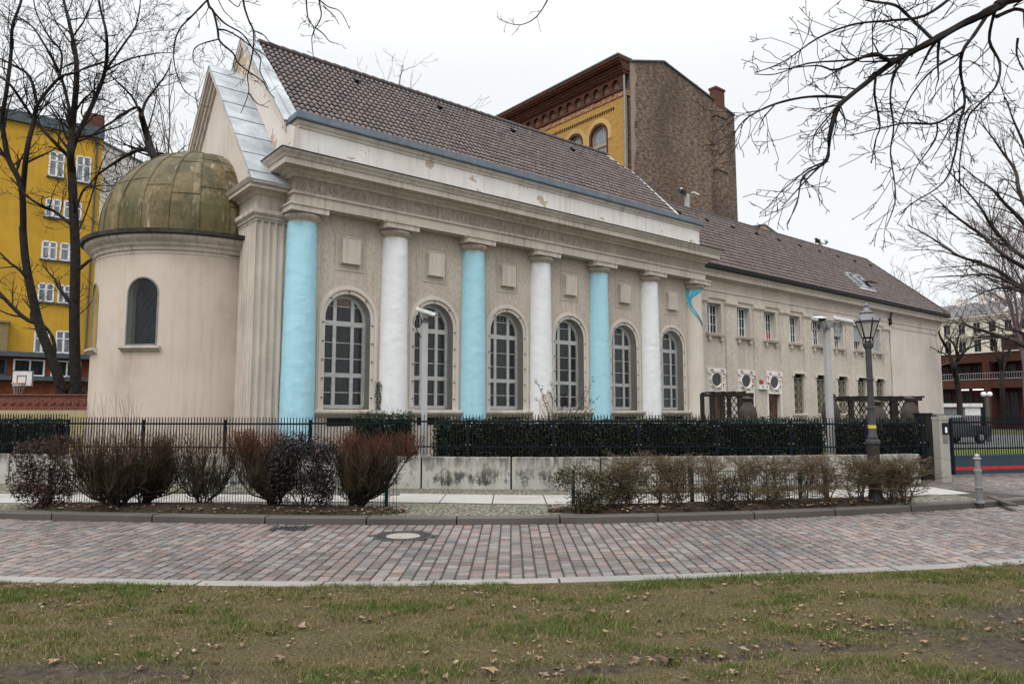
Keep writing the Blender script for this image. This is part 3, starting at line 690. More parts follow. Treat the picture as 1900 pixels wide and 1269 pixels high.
# ---- fluted corner pilaster
def flutes(p,q,nf,out):
    p=Vector(p);q=Vector(q);d=(q-p);L_=d.length;d.normalize();o=Vector(out);pts=[p]; w=L_/nf
    for k in range(nf):
        c=p+d*(w*(k+.5)); r=w*.40
        pts+= [c-d*r]+[c+d*(r*math.cos(PI-PI*j/6))-o*(r*.75*math.sin(PI*j/6)) for j in range(1,6)]+[c+d*r]
    pts.append(q); return pts
ol=flutes((-1.27,1.62),(-1.27,.2),7,(-1,0))+flutes((-1.27,.2),(-.28,.2),5,(0,-1))[1:]+[(-.28,.2),(-.28,1.62)]
m=MB(); m.prism([(p[0],p[1],0.0) for p in ol],(0,0,7.2)); pil=m.build('pilaster',CREAM,hall)
pt=[(-1.27,1.75),(-1.27,.2),(-.30,.2),(-.30,.5)]
m=MB(); m.sweep(pt,[(0,7.2),(.0,7.24),(.04,7.27),(.05,7.33),(.10,7.37),(.12,7.40),(.12,7.50),(0,7.51),(-.6,7.51),(-.6,7.2)]); m.build('pilaster_capital',TRIM,pil)
m=MB(); m.sweep(pt,[(-.02,7.51),(-.02,7.93),(-.6,7.93),(-.6,7.51)]); m.sweep(pt,[(-.02,7.93),(.03,7.95),(.06,8.0),(.10,8.04),(.30,8.05),(.30,8.14),(.34,8.16),(.38,8.22),(.40,8.25),(-.6,8.27),(-.6,7.93)]); m.build('pilaster_entablature',CREAM,pil)
# ---- apse
AC=(-1.55,4.47); AR=2.9
def am(x,y,z):
    th=x/AR; r=AR-y
    return (AC[0]+r*math.cos(th),AC[1]+r*math.sin(th),z)
aw=[R(225)*AR,R(180)*AR,R(135)*AR]
m=MB(); wall_open(m,R(90)*AR,R(270)*AR,0,6.45,[(x,.46,3.66,5.15,True) for x in aw],.26,am,maxdx=.2)
m.quad((-1.55,1.57,0),(-1.15,1.57,0),(-1.15,1.57,6.45),(-1.55,1.57,6.45)); m.quad((-1.55,7.37,0),(-1.15,7.37,0),(-1.15,7.37,6.45),(-1.55,7.37,6.45))
apse=m.build('apse_wall',plaster('apse_plaster',(.58,.50,.42),(.49,.415,.34),streak=.22,big=.4,grain=90,stain=.5,dirt=(.23,.185,.145)),hall,smooth=20)
arcp=[(-1.2,7.37)]+[(AC[0]+AR*math.cos(R(90+180*k/48)),AC[1]+AR*math.sin(R(90+180*k/48))) for k in range(49)]+[(-1.2,1.57)]
m=MB(); m.sweep(arcp,[(0,6.28),(.015,6.29),(.02,6.33),(.0,6.34),(.0,6.38),(.05,6.40),(.07,6.48),(.14,6.53),(.16,6.60),(.28,6.66),(.32,6.72),(.32,6.80),(-.2,6.82),(-.2,6.28)]); m.build('apse_cornice',TRIM,apse,smooth=30)
m=MB(); m.sweep(arcp,[(.30,6.80),(.36,6.78),(.42,6.81),(.43,6.92),(.38,6.93),(.0,6.96),(-.2,6.96),(-.2,6.80)]); m.build('apse_gutter',simple('weathered_gutter',(.045,.043,.040),.7,0,.2,.3,5),apse,smooth=30)
t=NT('mossy_copper'); nz=t.noise(1.6,8,.72); st=t.noise(1.0,5,.7,vec=t.mapping((3,3,.5)))
c_=t.mix(t.ramp(nz,[(.40,0.),(.64,1.)]),(.082,.060,.021),(.165,.122,.058)); c_=t.mix(t.ramp(st,[(.58,0.),(.72,1.)]),c_,(.33,.28,.21)); c_=t.mix(t.ramp(t.noise(.8,4,.6),[(.48,0.),(.62,1.)]),c_,(.075,.070,.020)); c_=t.mix(1.0,c_,t.attr(),'MULTIPLY'); c_=t.mix(t.ramp(t.noise(1.0,7,.75,vec=t.mapping((2.2,2.2,.8),loc=(5,2,0))),[(.48,0.),(.60,1.)]),c_,(.05,.042,.014)); c_=t.mix(t.ramp(t.noise(1.0,7,.75,vec=t.mapping((6,6,.7),loc=(1,8,0))),[(.60,0.),(.68,1.)]),c_,(.34,.30,.24))
t.bump(t.noise(9,4),.2,.01); COPPER=t.fin(c_,.7,0,.35)
def dr(q): return 2.86*math.cos(q)
m=MB(); nseg=13; a0,a1=R(74),R(286); nl=16
zs=lambda q: 6.95+.35*min(1,q/.12)+2.82*math.sin(q)
rl=random.Random(5)
for k in range(nseg):
    ta=a0+(a1-a0)*k/nseg; tb=a0+(a1-a0)*(k+1)/nseg; off=rl.choice([0,1,2,3]); tone=1
    pal=[rl.choice([1,1,1,1.15,1.7]) for _ in range(4)]
    for j in range(nl):
        if (j+off)%5==0: tone=rl.uniform(.65,1.15)
        q0=PI/2*j/nl; q1=PI/2*(j+1)/nl
        for h in range(4):
            t0=ta+(tb-ta)*h/4; t1=ta+(tb-ta)*(h+1)/4; pk=tone*(1+(pal[h]-1)*rl.uniform(.6,1.2)); m.cur=(pk,pk*(1.0 if pal[h]<1.3 else 1.05),pk*(1.0 if pal[h]<1.3 else 1.45))
            P=[]
            for (th,q) in ((t0,q0),(t1,q0),(t1,q1),(t0,q1)):
                r=dr(q); P.append((AC[0]+r*math.cos(th),AC[1]+r*math.sin(th),zs(q)))
            m.quad(*P)
        if (j+off)%5==0 and j>0:
            P=[]
            for h in range(4):
                th=ta+(tb-ta)*h/3; r=dr(q0)+.008; P.append((AC[0]+r*math.cos(th),AC[1]+r*math.sin(th),zs(q0)))
            m.cur=(.75,.75,.7); m.tube(P,.012,4)
    m.cur=(1.0,.97,.9); m.tube([(AC[0]+(dr(PI/2*j/nl)+.01)*math.cos(ta),AC[1]+(dr(PI/2*j/nl)+.01)*math.sin(ta),zs(PI/2*j/nl)) for j in range(nl)],.022,5)
m.build('dome',COPPER,hall,smooth=25)
LEADM=simple('grey_window_metal',(.17,.185,.185),.55,.1)
for x in aw:
    f=MB(); ring(f,x,3.66,5.15,.36,.46,.2,.26,am,n=14); ring(f,x,3.66,5.15,.435,.475,-.015,.02,am,n=14)
    b=[am(x+xx,yy,zz) for zz in (3.66,3.72) for yy in (.0,.26) for xx in (-.46,.46)]; f.add(b,[(0,1,3,2),(4,5,7,6),(0,1,5,4),(2,3,7,6)])
    fo=f.build('apse_window',LEADM,apse)
    g=MB(); pane(g,arch_poly(x,.40,3.68,5.15),.235,am); g.build('window_glass',GLASS,fo)
    l=MB()
    for k in range(-8,14):
        for s in (1,-1):
            pts=[]
            for j in range(13):
                zz=3.7+1.85*j/12; xx=s*((zz-3.7)*.62-k*.2)*1.0
                ok=abs(xx)<.38 and (zz<5.15 or (zz-5.15)**2+xx*xx<.38**2)
                if ok: pts.append(am(x+xx,.228,zz))
            if len(pts)>1: l.tube(pts,.007,3,cap=False)
    l.build('lead_lattice',BLACK,fo)
    k=MB(); pane(k,arch_poly(x,.45,3.68,5.15),.01,am); k.build('cover_pane',clearpane('grey_cover_pane_%d'%int(x*10),(.6,.63,.64),0,.025),fo)
    s=MB(); n=8
    P=[(AC[0]+AR*math.cos((x+.58*(2*j/n-1))/AR),AC[1]+AR*math.sin((x+.58*(2*j/n-1))/AR)) for j in range(n+1)]
    s.sweep(P,[(0,3.50),(.05,3.52),(.08,3.56),(.13,3.58),(.15,3.60),(.15,3.655),(-.1,3.67),(-.1,3.50)]); s.build('window_sill',TRIM,fo)
# ================================================================== annex wing
annex=empty('annex_building',W(18.75,1.2),RZ,'long two storey beige wing with a plain tiled hip roof and small upper windows','building')
OX,OY=18.75,1.2   # local = (u-OX, v-OY)
def loc(u,v,z): return (u-OX,v-OY,z)
UW=[21.60+2.475*i for i in range(8)]; LWN=[29.33+2.47*i for i in range(5)]; DR=[21.62,24.13,26.75]
m=MB()
wall_open(m,0,40.75-OX,0,4.6,[(c-OX,.56,.3,2.78,False) for c in DR]+[(c-OX,.55,1.78,3.95,False) for c in LWN],.32,rm=1)
wall_open(m,0,40.75-OX,4.6,8.6,[(c-OX,.57,5.66,7.16,False) for c in UW],.36,rm=1)
m.build('wall',[WEDGE,REVEAL],annex)
m=MB(); m.box(40.75-OX,-.03,0,49.1-OX,6.5,8.6); m.build('end_wall',CREAMY,annex)
m=MB(); m.box(0,.5,0,40.7-OX,6.5,8.6); m.build('rear_wall',STUCCO,annex)
pth=[(0,0),(49.1-OX,-.0),(49.1-OX,6.5)]
m=MB(); m.sweep(pth,[(.06,7.40),(.06,7.72),(.10,7.74),(.10,7.80),(.045,7.81),(-.1,7.81),(-.1,7.40)]); m.build('architrave',TRIM,annex)
m=MB(); m.sweep(pth,[(.04,7.81),(.04,8.28),(-.1,8.28),(-.1,7.81)]); m.build('frieze',WEDGE,annex)
m=MB(); m.sweep(pth,[(.04,8.28),(.10,8.31),(.16,8.36),(.38,8.38),(.38,8.56),(.42,8.60),(.46,8.68),(.48,8.73),(-.1,8.75),(-.1,8.28)]); m.build('cornice',CREAM,annex)
m=MB(); pg=[(0,0),(49.1-OX,0),(49.1-OX,6.5)]
m.sweep(pg,[(.44,8.78),(.47,8.72),(.54,8.70),(.61,8.74),(.63,8.84),(.62,8.90),(.40,8.92)]); m.build('gutter',BLACK,annex,smooth=40)
for u0 in [20.02+2.475*i for i in range(8)]+[39.82]:
    w=.93 if u0<39 else .88
    m=MB(); m.box(u0-OX,-.05,0,u0+w-OX,.02,7.13); pl_=m.build('wall_pilaster',WEDGE,annex)
    m=MB()
    for z0,z1,o in ((7.13,7.20,.09),(7.201,7.38,.14)): m.box(u0-.05-OX,-o,z0,u0+w+.05-OX,.02,z1)
    m.build('pilaster_capital',TRIM,pl_)
BLIND=simple('grey_roller_blind',(.34,.35,.36),.7)
RED=simple('red_panel',(.35,.03,.02),.6)
for i,c in enumerate(UW):
    x=c-OX; f=MB(); y0,y1=.26,.31
    for a,b in ((-.57,-.50),(.50,.57),(-.05,.05)): f.box(x+a,y0,5.66,x+b,y1,7.16)
    f.box(x-.57,y0,5.66,x+.57,y1,5.73); f.box(x-.57,y0,7.09,x+.57,y1,7.16)
    for a in (-.275,.275): f.box(x+a-.013,y0+.01,5.66,x+a+.013,y1-.01,7.16)
    for z in (6.15,6.63): f.box(x-.5,y0+.01,z-.013,x+.5,y1-.01,z+.013)
    fo=f.build('upper_window',WHITEP,annex)
    g=MB(); g.quad((x-.56,.30,5.67),(x+.56,.30,5.67),(x+.56,.30,7.15),(x-.56,.30,7.15)); g.build('window_glass',GLASS,fo)
    if i>=5:
        zz=[6.35,6.2,5.7][i-5]; b=MB(); b.box(x-.565,.12,zz,x+.565,.15,7.155)
        k=zz
        while k<7.1: b.box(x-.565,.112,k,x+.565,.12,k+.035); k+=.05
        b.build('roller_blind',BLIND,fo)
    if i==2:
        b=MB(); b.quad((x-.02,.295,5.74),(x+.45,.295,5.74),(x+.45,.295,6.1),(x-.02,.295,6.1)); b.build('red_curtain',RED,fo)
    s=MB(); s.box(x-.76,-.17,5.52,x+.70,.02,5.60); s.box(x-.76,-.20,5.60,x+.70,.26,5.655)
    for a in (-.62,.40): s.box(x+a,-.13,5.33,x+a+.2,.02,5.52); s.box(x+a+.02,-.10,5.28,x+a+.18,.02,5.33)
    s.build('window_sill',TRIM,fo)
    s=MB()
    for q in ((-.63,5.66,-.57,7.22),(.57,5.66,.63,7.22),(-.57,7.16,.57,7.22)): s.box(x+q[0],-.03,q[1],x+q[2],.01,q[3])
    s.build('window_surround',TRIM,fo)
GRILLE=simple('beige_grille_paint',(.30,.265,.19),.6)
def lower_window(i,c):
    x=c-OX; f=MB()
    f.box(x-.55,.20,1.78,x+.55,.24,1.84); f.box(x-.55,.20,3.88,x+.55,.24,3.95); f.box(x-.55,.2,1.84,x-.50,.24,3.88); f.box(x+.50,.2,1.84,x+.55,.24,3.88); f.box(x-.03,.2,1.84,x+.03,.24,3.88)
    fo=f.build('ground_floor_window',BLACK,annex)
    g=MB(); g.quad((x-.55,.30,1.78),(x+.55,.30,1.78),(x+.55,.30,3.95),(x-.55,.30,3.95)); g.build('window_glass',GLASS,fo)
    g=MB()
    def circ(cx,cz,r,n=16): g.tube([(cx+r*math.cos(2*PI*k/n),.08,cz+r*math.sin(2*PI*k/n)) for k in range(n+1)],.012,4,cap=False)
    for sx in (-.27,.27):
        for xx in (-.23,.23,): g.bar((x+sx+xx,.08,1.8),(x+sx+xx,.08,3.7),.017)
        for zz in (1.85,2.28,2.71,3.14,3.57):
            g.bar((x+sx-.23,.08,zz),(x+sx+.23,.08,zz),.016)
        for zz in (2.065,2.495,2.925,3.355):
            circ(x+sx,zz,.12); 
            for a,b in ((-1,-1),(1,-1)): g.bar((x+sx+a*.22,.08,zz-.2),(x+sx-a*.22,.08,zz+.2),.013)
        g.bar((x+sx-.23,.08,3.7),(x+sx+.23,.08,3.7),.03)
    g.build('window_grille',GRILLE,fo)
    s=MB(); s.box(x-.62,-.12,1.68,x+.68,.06,1.775); s.box(x-.58,-.05,1.60,x+.62,.02,1.68); s.build('window_sill',TRIM,fo)
    s=MB(); s.box(x-.72,-.06,3.953,x+.72,.02,4.06)
    for sg in (-1,1): s.box(x+sg*.64-.09,-.07,3.80,x+sg*.64+.09,.02,3.952)
    s.build('window_lintel',CREAMY,fo)
for i,c in enumerate(LWN): lower_window(i,c)
WOOD=simple('brown_door_wood',(.085,.035,.018),.5,0,.4,.25,3)
for i,c in enumerate(DR):
    x=c-OX; d=MB(); d.box(x-.56,.18,.3,x+.56,.24,2.78)
    for sx in (-.27,.27):
        for z0,z1 in ((.5,1.1),(1.25,1.75),(1.9,2.5)):
            for q in ((sx-.2,z0,sx+.2,z0+.04),(sx-.2,z1-.04,sx+.2,z1),(sx-.2,z0+.04,sx-.16,z1-.04),(sx+.16,z0+.04,sx+.2,z1-.04)): d.box(x+q[0],.155,q[1],x+q[2],.182,q[3])
    do=d.build('door',WOOD,annex)
    s=MB()   # plaster cartouche round the oval opening
    n=24; a,b=.385,.30; zc=3.40
    for k in range(n):
        p=[]
        for an in (2*PI*k/n,2*PI*(k+1)/n):
            p.append([(x+r*a*math.cos(an),yy,zc+r*b*math.sin(an)) for r,yy in ((1.0,.0),(1.08,-.07),(1.25,-.08),(1.33,.0))])
        for j in range(3): s.quad(p[0][j],p[1][j],p[1][j+1],p[0][j+1])
    for an in range(20,360,40):
        s.lathe([(.01,-.04+zc+b*1.5*math.sin(R(an))),(.085,zc+b*1.5*math.sin(R(an))),(.01,.06+zc+b*1.5*math.sin(R(an)))],8,x+a*1.55*math.cos(R(an)),-.02)
    s.box(x-.60,-.05,2.80,x+.60,.02,2.90); s.box(x-.52,-.035,2.9,x-.42,.02,3.8); s.box(x+.42,-.035,2.9,x+.52,.02,3.8)
    for sg in (-1,1): s.box(x+sg*.66-.10,-.09,3.72,x+sg*.66+.10,.02,3.90)
    s.box(x-.78,-.06,3.902,x+.78,.02,3.96); s.box(x-.28,-.10,3.76,x+.28,.02,3.90)
    for sg in (-1,1): s.box(x+sg*.66-.06,-.04,.3,x+sg*.66+.06,.02,3.72)
    s.build('door_surround',PARAPET if i<9 else TRIM,do,smooth=35)
    o=MB(); o.add([(x+a*math.cos(2*PI*k/n),-.008,zc+b*math.sin(2*PI*k/n)) for k in range(n)],[tuple(range(n))]); o.build('oval_window',GLASS,do)
m=MB(); m.tube([(40.83-OX,-.09,.1),(40.83-OX,-.09,7.6)],.045,8); dp=m.build('drainpipe',TRIM,annex,smooth=50)
m=MB(); m.box(40.73-OX,-.20,7.55,40.93-OX,-.0,7.95); m.tube([(40.83-OX,-.12,7.9),(40.83-OX,-.35,8.72)],.05,8); m.build('rainwater_head',BLACK,dp)
sl2=Vector((0,3.87,4.16)); L2=sl2.length; sl2.normalize(); e2=(-0.05,.60-OY,8.90)
def ura(s):
    v=.6+s*sl2.y; return 49.55-OX-(v-.6)*(4.4/3.87)
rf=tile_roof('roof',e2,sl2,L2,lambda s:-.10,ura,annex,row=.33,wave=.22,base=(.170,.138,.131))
m=MB(); rz=13.03; xe=45.15-OX
m.quad((0,4.47-OY,rz),(xe,4.47-OY,rz),(49.6-OX,8.4-OY,8.88),(0,8.4-OY,8.88)); m.add([(xe,4.47-OY,rz),(49.6-OX,.6-OY,8.88),(49.6-OX,8.4-OY,8.88)],[(0,1,2)]); m.quad((0,.62-OY,8.86),(49.5-OX,.62-OY,8.86),(xe,4.47-OY,rz-.03),(0,4.47-OY,rz-.03))
m.build('roof_back',bpy.data.materials['plain_tiles'],rf)
RIDGE=bpy.data.materials['ridge_tile']
m=MB(); x=-.05
while x<xe: m.tube([(x,4.47-OY,rz+.04),(x+.42,4.47-OY,rz+.025)],[.115,.10],10); x+=.4
A=Vector((xe,4.47-OY,rz+.04)); B=Vector((49.58-OX,.6-OY,8.95)); n=int((B-A).length/.4)
for k in range(n): m.tube([A.lerp(B,k/n),A.lerp(B,(k+1.05)/n)],[.10,.115],10)
m.build('ridge_tiles',RIDGE,rf,smooth=40)
for k in range(11):
    p=Vector((1.2+2.45*k,.60-OY,8.90))+sl2*(L2-.95); m=MB(); m.obox(p+Vector((0,-.05,.06)),(.17,0,0),sl2*.2,Vector((0,-.07,.07))*1.3); m.build('roof_vent',BLACK,rf)
nrm2=Vector((0,-sl2.z,sl2.y))
def skylight(u,s,opened):
    o=Vector((u-OX,.60-OY,8.90))+sl2*s; X=Vector((1,0,0)); h=1.35; w=.78
    f=MB()
    for a,b in ((-.5,0),(.5,0)): f.obox(o+X*(a*w)+sl2*(h/2)+nrm2*.08,X*.07,sl2*h,nrm2*.16)
    for b in (0,1): f.obox(o+sl2*(h*b)+nrm2*.08,X*(w+.07),sl2*.08,nrm2*.16)
    fo=f.build('skylight',ZINC,annex)
    g=MB(); g.obox(o+sl2*(h/2)+nrm2*.05,X*(w-.07),sl2*(h-.08),nrm2*.04); g.build('skylight_glass',GLASS,fo)
    fl=MB(); fl.obox(o-sl2*.12+nrm2*.07,X*(w+.2),sl2*.16,nrm2*.03); fl.build('skylight_apron',simple('pale_apron_%d'%int(u*10),(.6,.6,.6),.6),fo)
    if opened:
        t=o+sl2*h*.55; dirv=(sl2*.35+nrm2*.55).normalized()
        q=MB(); top=t+nrm2*.12; end=o+sl2*.05+nrm2*.62
        q.obox((top+end)/2,X*(w-.06),(end-top),(X.cross(end-top)).normalized()*.05); q.build('open_sash',simple('brown_sash',(.05,.035,.03),.5),fo)
skylight(37.6,1.05,False); skylight(38.75,1.05,True)
# small house sign with the numbers, and the alarm lamp above it
sg=MB(); sg.box(25.15-OX,-.20,3.02,25.95-OX,-.05,3.24); so=sg.build('house_sign',simple('sign_white',(.75,.75,.76),.5),annex)
tc=bpy.data.curves.new('sign_lettering','FONT'); tc.body='10 - 16'; tc.size=.19; tc.extrude=.003; tc.align_x='CENTER'; tc.align_y='CENTER'; tc.materials.append(BLACK)
tmp=bpy.data.objects.new('tmp',tc); COL.objects.link(tmp); bpy.context.view_layer.update(); tme=bpy.data.meshes.new_from_object(tmp.evaluated_get(bpy.context.evaluated_depsgraph_get())); bpy.data.objects.remove(tmp); to=bpy.data.objects.new('sign_lettering',tme); COL.objects.link(to); to.parent=so; to.location=(25.55-OX,-.206,3.13); to.rotation_euler=(R(90),0,0)
l=MB(); l.lathe([(.10,3.30),(.11,3.36),(.10,3.44),(.05,3.48)],12,25.42-OX,-.10); lo=l.build('alarm_lamp',RED,annex,smooth=40)
l=MB(); l.box(25.28-OX,-.12,3.49,25.55-OX,.0,3.70); l.build('alarm_box',CREAM,lo)
# ================================================================== brick tenement behind the ridge
ten=empty('brick_tenement',W(25.8,10),RZ,'tall tenement with a bare brown brick firewall and an ornate yellow brick front','building')
FW=brick('firewall_brick',(.19,.125,.085),(.095,.062,.048),(.20,.17,.14),'x',.26,.085,.012,mottle=True)
YB=brick('yellow_brick',(.53,.315,.095),(.43,.24,.065),(.22,.14,.05),'y',.26,.085,.010)
RB=brick('red_moulded_brick',(.135,.050,.034),(.085,.033,.025),(.06,.03,.025),'y',.26,.085,.010)
fwp=[(0,0),(0,24.3),(.45,24.45),(3.4,25.35),(11.55,23.75),(11.75,0)]
m=MB(); m.prism([(x,0,z) for x,z in fwp],(0,14,0)); m.build('firewall',FW,ten)
m=MB()
for a,b in zip(fwp[1:4],fwp[2:5]): m.prism([(a[0],-.10,a[1]),(b[0],-.10,b[1]),(b[0],-.10,b[1]+.10),(a[0],-.10,a[1]+.10)],(0,14.2,0))
m.build('roof_edge',DKZINC,ten)
m=MB(); m.prism([(8.85,-.28,0),(8.85,-.28,24.0),(10.2,-.28,23.8),(10.2,-.28,0)],(0,.275,0))
for z in (23.0,19.0,14.5): m.box(8.75,-.36,z,10.15,.0,z+.16)
bt=m.build('chimney_breast',FW,ten)
m=MB(); m.box(8.9,-.29,23.7,9.95,.25,25.05); m.box(8.84,-.35,25.05,10.01,.31,25.2); m.build('chimney',brick('chimney_brick',(.15,.055,.035),(.10,.04,.03),(.1,.07,.06),'x',.26,.085,.01),ten)
m=MB(); m.prism([(.02,-.012,12),(.02,-.012,24.25),(.42,-.012,24.3),(.62,-.012,23.4),(.40,-.012,22.5),(.55,-.012,21.2),(.28,-.012,20),(.50,-.012,18.8),(.22,-.012,17.5),(.35,-.012,15)],(0,.02,0)); m.build('render_patch',plaster('old_render',(.30,.235,.185),(.24,.19,.15),streak=.3),ten)
m=MB(); YR=simple('yellow_rail_paint',(.65,.55,.28),.5)
A=Vector((6.0,1.0,24.7));
for p,q in (((6.1,1,24.8),(6.1,1,25.9)),((8.6,1,24.3),(8.6,1,25.6)),((6.1,1,25.9),(8.6,1,25.6)),((7.2,1,24.9),(8.6,1,25.3))): m.tube([p,q],.025,5)
m.build('roof_railing',YR,ten)
def fm(x,y,z): return (y-.32,x,z)    # front faces -x of the local frame; x argument = local v
VW=[2.54+2.28*i for i in range(5)]
m=MB(); wall_open(m,.0,14,0,22.05,[(c,.86,17.2,20.02,True) for c in VW],.30,fm); fw_=m.build('front_wall',YB,ten)
for i,c in enumerate(VW):
    f=MB(); ring(f,c,17.2,20.02,.70,.86,.0,.25,fm); 
    def bx(f,x0,y0,z0,x1,y1,z1):
        f.add([fm(a,b,cc) for cc in (z0,z1) for b in (y0,y1) for a in (x0,x1)],[(0,1,3,2),(4,5,7,6),(0,1,5,4),(2,3,7,6),(0,2,6,4),(1,3,7,5)])
    fo=f.build('arched_window',RB,ten)
    g=MB(); pane(g,arch_poly(c,.72,17.2,20.02),.24,fm); g.build('window_glass',glassy('sky_glass_%d'%i,(.12,.13,.14),.05,.8),fo)
    s=MB(); bx(s,c-.70,.16,19.30,c+.70,.24,19.50); ring(s,c,17.3,20.02,.60,.70,.17,.24,fm); s.build('window_frame',simple('khaki_frame_%d'%i,(.30,.26,.16),.6),fo)
    s=MB(); ring(s,c,19.6,20.02,.88,1.18,-.03,.02,fm); s.build('brick_arch',plaster('pale_arch_brick_%d'%i,(.54,.36,.14),(.48,.31,.10)),fo)
m=MB(); bx(m,0,-.06,22.05,14,.3,22.12); bx(m,0,-.04,22.12,14,.3,22.42); m.build('diamond_band',brick('diamond_band',(.62,.50,.30),(.30,.10,.045),(.20,.08,.04),'y',.22,.10,.02),ten)
m=MB(); CA=[.83+.865*i for i in range(15)]; wall_open(m,0,14,22.42,23.42,[(c,.29,22.58,22.92,True) for c in CA],.16,lambda x,y,z:(y-.46,x,z))
for c in CA: ring(m,c,22.9,22.92,.29,.37,-.05,.0,lambda x,y,z:(y-.46,x,z),n=10)
bx(m,0,-.10,22.42,14,.2,22.46); m.build('corbel_arcade',RB,ten)
m=MB()
for c in CA: m.add([(-.31,c-.30,22.5),(-.31,c+.30,22.5),(-.31,c+.30,23.3),(-.31,c-.30,23.3)],[(0,1,2,3)])
m.build('arcade_niches',simple('niche_brown',(.12,.075,.045),.9),ten)
m=MB(); bx(m,0,-.2,23.42,14,.3,23.48); x=.05
while x<14: bx(m,x,-.30,23.48,x+.09,.2,23.66); x+=.18
bx(m,0,-.36,23.66,14,.3,23.8); bx(m,0,-.42,23.8,14,.3,23.98); bx(m,0,-.62,23.98,14,.3,24.1); bx(m,0,-.74,24.1,14,.3,24.24); bx(m,-.05,-.82,24.24,14,.3,24.42)
m.build('front_cornice',RB,ten)
m=MB(); bx(m,-.06,-.86,24.42,14,.5,24.52); m.build('cornice_flashing',DKZINC,ten)
m=MB(); x=1.1
while x<14: bx(m,x,-.05,21.38,x+.10,.1,21.56); x+=.2
m.build('brick_teeth',simple('teeth_brown',(.045,.025,.012),.9),ten)
m=MB(); m.tube([(-.44,.10,0),(-.44,.10,22.0),(-.44,.1,23.3)],.075,8); m.build('downpipe',simple('pipe_zinc',(.20,.24,.25),.5,.2),ten,smooth=50)
# ---- ochre gable far off over the annex ridge
V6=62
P=[onv(1352,427,V6),onv(1419,419,V6),onv(1458,447,V6)]
og=empty('ochre_house',W(P[0][0],V6),RZ,'distant ochre house whose gable just shows above the wing roof ridge','building')
u0=P[0][0]; m=MB(); m.prism([(-6,0,0),(-6,0,P[0][1]-.8),(0,0,P[0][1]),(P[1][0]-u0,0,P[1][1]),(P[2][0]-u0,0,P[2][1]),(P[2][0]-u0+12,0,P[2][1]-8),(P[2][0]-u0+12,0,0)],(0,8,0)); m.build('gable_wall',plaster('ochre_render',(.50,.335,.19),(.44,.29,.16),streak=.2),og)
m=MB()
for a,b in ((P[0],P[1]),(P[1],P[2])): m.prism([(a[0]-u0,-.15,a[1]),(b[0]-u0,-.15,b[1]),(b[0]-u0,-.15,b[1]+.35),(a[0]-u0,-.15,a[1]+.35)],(0,8.3,0))
m.build('roof',DKZINC,og)
# ================================================================== yellow apartment block on the left
YV=36.0
yb=empty('yellow_apartment_block',W(onv(172,600,YV)[0],YV),RZ,'yellow rendered apartment block with white casement windows and a dark flat roof edge','building')
YU=yb.location; yu=onv(172,600,YV)[0]
YEL=plaster('yellow_render',(.58,.345,.040),(.50,.29,.030),streak=.4,stain=.45,dirt=(.27,.17,.04),fleck=.15)
m=MB(); ztop=onv(172,256,YV)[1]; zl=onv(10,222,YV)[1]
m.prism([(-16,0,0),(-16,0,zl),(0,0,ztop),(0,0,0)],(0,12,0)); m.build('wall',YEL,yb)
m=MB(); m.prism([(-16,-.25,zl),(.05,-.25,ztop),(.05,-.25,ztop+.75),(-16,-.25,zl+.55)],(0,12.3,0)); m.build('roof_edge',DKZINC,yb)
m=MB(); m.box(-1.0,1.2,ztop+.6,.2,2.2,ztop+2.2); m.build('chimney',bpy.data.materials['chimney_brick'],yb)
m=MB(); m.tube([(-.35,-.1,3),(-.35,-.1,ztop-.1)],.06,6); m.build('downpipe',DKZINC,yb)
WY=[(92,118,280,330),(142,155,288,338),(85,112,367,404),(119,131,372,406),(78,105,446,482),(112,126,450,484),(71,99,524,560),(108,130,528,563),(64,90,613,655),(104,131,613,655),(22,46,438,474),(12,36,519,555)]
for (xa,xb,ya,yb_) in WY[:10]:
    a=onv(xa,ya,YV); b=onv(xb,yb_,YV); x0,x1=a[0]-yu,b[0]-yu; z1=a[1]; z0=b[1]-.05
    if x1-x0<.7: x1=x0+ (1.05 if xa<140 else .9)
    f=MB()
    for q in ((x0,z0,x0+.09,z1),(x1-.09,z0,x1,z1),(x0,z1-.09,x1,z1),(x0,z0,x1,z0+.09),((x0+x1)/2-.06,z0,(x0+x1)/2+.06,z1),(x0,z0+(z1-z0)*.62,x1,z0+(z1-z0)*.62+.07)): f.box(q[0],-.05,q[1],q[2],.02,q[3])
    fo=f.build('casement_window',simple('white_frame',(.75,.75,.76),.4) if 'white_frame' not in bpy.data.materials else bpy.data.materials['white_frame'],yb)
    g=MB(); g.quad((x0,-.02,z0),(x1,-.02,z0),(x1,-.02,z1),(x0,-.02,z1)); g.build('window_glass',bpy.data.materials['sky_glass_0'],fo)
    s=MB(); s.box(x0-.08,-.14,z0-.09,x1+.08,.02,z0-.003); s.build('window_sill',DKZINC,fo)
a=onv(8,600,YV); m=MB(); m.box(a[0]-yu-.2,-.5,3.5,a[0]-yu+.2,-.02,a[1]); m.box(a[0]-yu-.3,-.6,a[1],a[0]-yu+.3,.0,a[1]+.12); m.build('vent_shaft',simple('ochre_metal',(.22,.17,.08),.6),yb)
